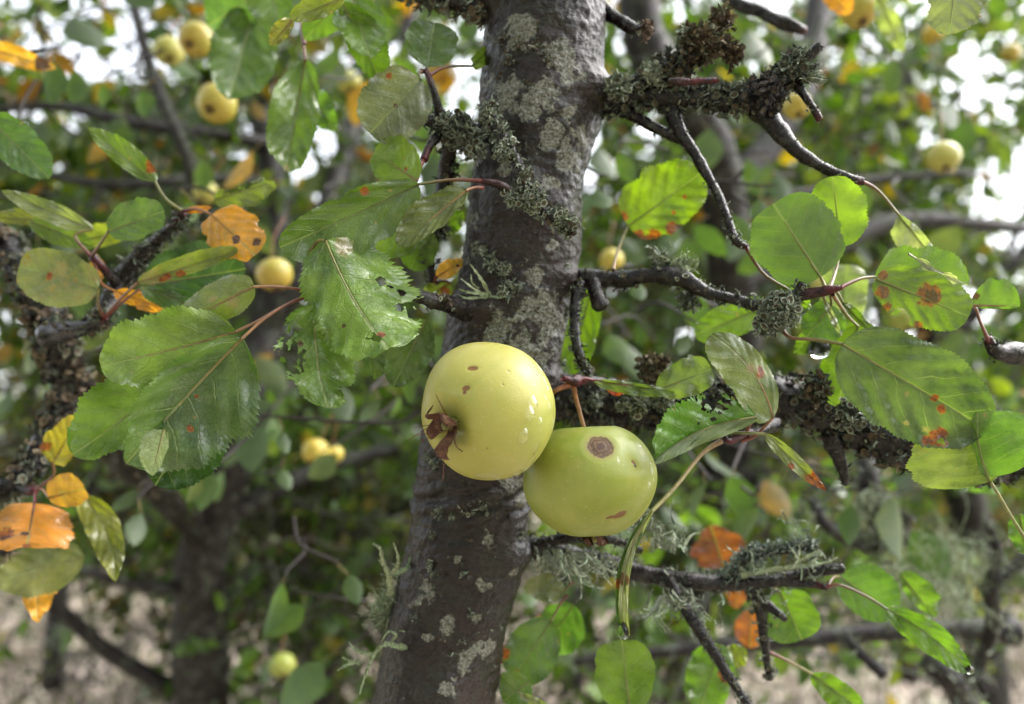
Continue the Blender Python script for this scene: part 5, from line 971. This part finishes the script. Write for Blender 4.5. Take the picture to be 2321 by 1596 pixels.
# water on the fruit and leaves
def drop(parent, c, n, down, a, b, h, name='water_drop'):
    """lens of water: half width a, half length b along `down`, height h"""
    n = n.normalized(); dn = (down-n*down.dot(n)).normalized(); sd = n.cross(dn); mb = MB(); NS, NR = 20, 8
    for i in range(NR+1):
        t = i/NR*math.pi/2
        for k in range(NS):
            an = 6.28318*k/NS; rr = math.cos(t); yy = math.sin(an)*rr
            mb.add(c+sd*(a*math.cos(an)*rr*(1+.25*yy))+dn*(b*yy)+n*(h*math.sin(t)*(1+.35*yy)-.0001))
    for i in range(NR):
        for k in range(NS): k2 = (k+1) % NS; mb.face((i*NS+k, i*NS+k2, (i+1)*NS+k2, (i+1)*NS+k)[::-1])
    return link(name, mb.mesh(name), ['drop'], parent, c)
DN = Vector((0, 0, -1))
for (x, y, a, b, h) in ((1207, 912, 11, 15, 6), (1200, 936, 12, 15, 7), (1187, 988, 11, 17, 7), (1222, 955, 6, 9, 5), (1196, 1050, 9, 22, 6), (1172, 1072, 14, 9, 6), (1215, 1010, 6, 16, 4), (1222, 835, 5, 13, 3), (1232, 862, 4, 14, 3), (1240, 880, 4, 10, 3), (1236, 905, 3, 6, 2), (1244, 925, 4, 12, 3), (1209, 872, 4, 5, 2), (1100, 1080, 22, 5, 5), (1128, 1083, 10, 5, 4), (1252, 960, 4, 12, 3)):
    u = pix_dir(c1, R1_, x, y)
    # true surface point: march the ray against the skin mesh radius
    loc = axis_rot(ax1).transposed()@u; st = math.sqrt(max(0, 1-loc.z**2)); rr = R1_/math.sqrt((st)**2+(loc.z/.92)**2)*1.0
    k = .36/F; drop(A1, c1+u*rr*1.0, u, DN, a*k*1.1, b*k*1.1, h*k*1.7)
for (x, y, a, b, h) in ((1475, 1065, 4, 16, 3), (1470, 1100, 5, 10, 3), (1478, 1090, 3, 8, 3), (1400, 1045, 4, 12, 3), (1450, 1010, 5, 9, 4)):
    u = pix_dir(c2, R2_, x, y); loc = axis_rot(ax2).transposed()@u; st = math.sqrt(max(0, 1-loc.z**2)); rr = R2_/math.sqrt(st**2+(loc.z/.87)**2); k = .385/F
    drop(A2, c2+u*rr, u, DN, a*k*1.1, b*k, h*k*1.7)
def ball(x, y, d, r_, parent, elong=1.35):
    c = P(x, y, d); mb = MB(); NS, NR = 20, 14; k = r_/F*d
    for i in range(NR+1):
        ph = math.pi*i/NR; z = math.cos(ph)
        for j in range(NS):
            an = 6.28318*j/NS; w_ = math.sin(ph)*(1-.35*max(0, z)**1.5)
            mb.add(c+Vector((k*w_*math.cos(an), k*w_*math.sin(an), k*elong*z)))
    for i in range(NR):
        for j in range(NS): j2 = (j+1) % NS; mb.face((i*NS+j, (i+1)*NS+j, (i+1)*NS+j2, i*NS+j2))
    return link('water_drop', mb.mesh('water_drop'), ['water'], parent, c)
ball(1413, 1430, .342, 14, MAIN); ball(1857, 788, .41, 26, MAIN, 1.0); ball(1272, 1402 - 200, .386, 7, A2, 1.1); ball(1285, 1400-202, .386, 5, A2, 1.)
ball(1440, 1058-2, .36, 3, MAIN); ball(2198, 1518, .43, 9, MAIN, 1.2)
# background apples
BGA = [((445, 90), 40, .85, 'apC', 'out-of-focus golden apple with a brown calyx, upper one at the top left'),
       ((382, 116), 34, .9, 'apA', 'dimmer olive-yellow apple just left of the top-left golden apple'),
       ((492, 235), 45, .80, 'apC', 'out-of-focus golden apple under the broad blurred leaf, upper left'),
       ((792, 188), 27, 1.1, 'apA', 'small yellow apple hanging left of the dull grey-green leaf'),
       ((622, 622), 41, .82, 'apC', 'smooth yellow apple in soft focus between the orange leaf and the crinkled leaf'),
       ((466, 436), 28, 1.15, 'apA', 'small pale yellow apple beside the thin grey limb, left of the picture'),
       ((716, 1024), 32, 1.0, 'apC', 'yellow apple below the tattered leaf, left one of a close pair'),
       ((756, 1030), 23, 1.02, 'apC', 'narrow yellow apple below the tattered leaf, right one of a close pair'),
       ((640, 1508), 30, 1.05, 'apB', 'small green apple low on the left, beside the mossy trunk'),
       ((1948, 22), 42, .78, 'apC', 'dull golden apple at the top edge, under the top right twig'),
       ((2138, 356), 37, .95, 'apA', 'pale yellow apple in the leaves at upper right, on its own'),
       ((1806, 240), 32, .85, 'apC', 'golden apple half hidden behind the end of the lichened branch'),
       ((2050, 722), 34, .88, 'apB', 'green apple hidden behind the leaf with the rust spot'),
       ((2114, 76), 24, 1.2, 'apC', 'tiny dull yellow apple near the top right corner'),
       ((1862, 640), 22, 1.0, 'apA', 'yellow-green apple glimpsed through the red petioles, right'),
       ((2290, 120), 22, 1.3, 'apC', 'tiny golden apple at the right edge near the top'), ((1386, 590), 28, 1.1, 'apC', 'blurred yellow apple touching the right edge of the trunk')]
for i, ((x, y), r_, d, m_, lb) in enumerate(BGA):
    rd = random.Random(i); ax = Vector((rd.uniform(-.5, .5), rd.uniform(.1, .6), 1)).normalized(); c = P(x, y, d); Rr = r_/F*d
    if 'calyx' in lb or i == 2: ax = (RT*.15+UP*.6+FW*.8).normalized()
    make_apple(c, Rr, ax, m_, lb, [c+ax*Rr*1.6+Vector((.004, 0, .012)), c+ax*Rr*2+Vector((.012, .01, .03))], group='apples hanging in the background', seed=i+20, hgt=.9, cal=.9, dent=(.15, .3))
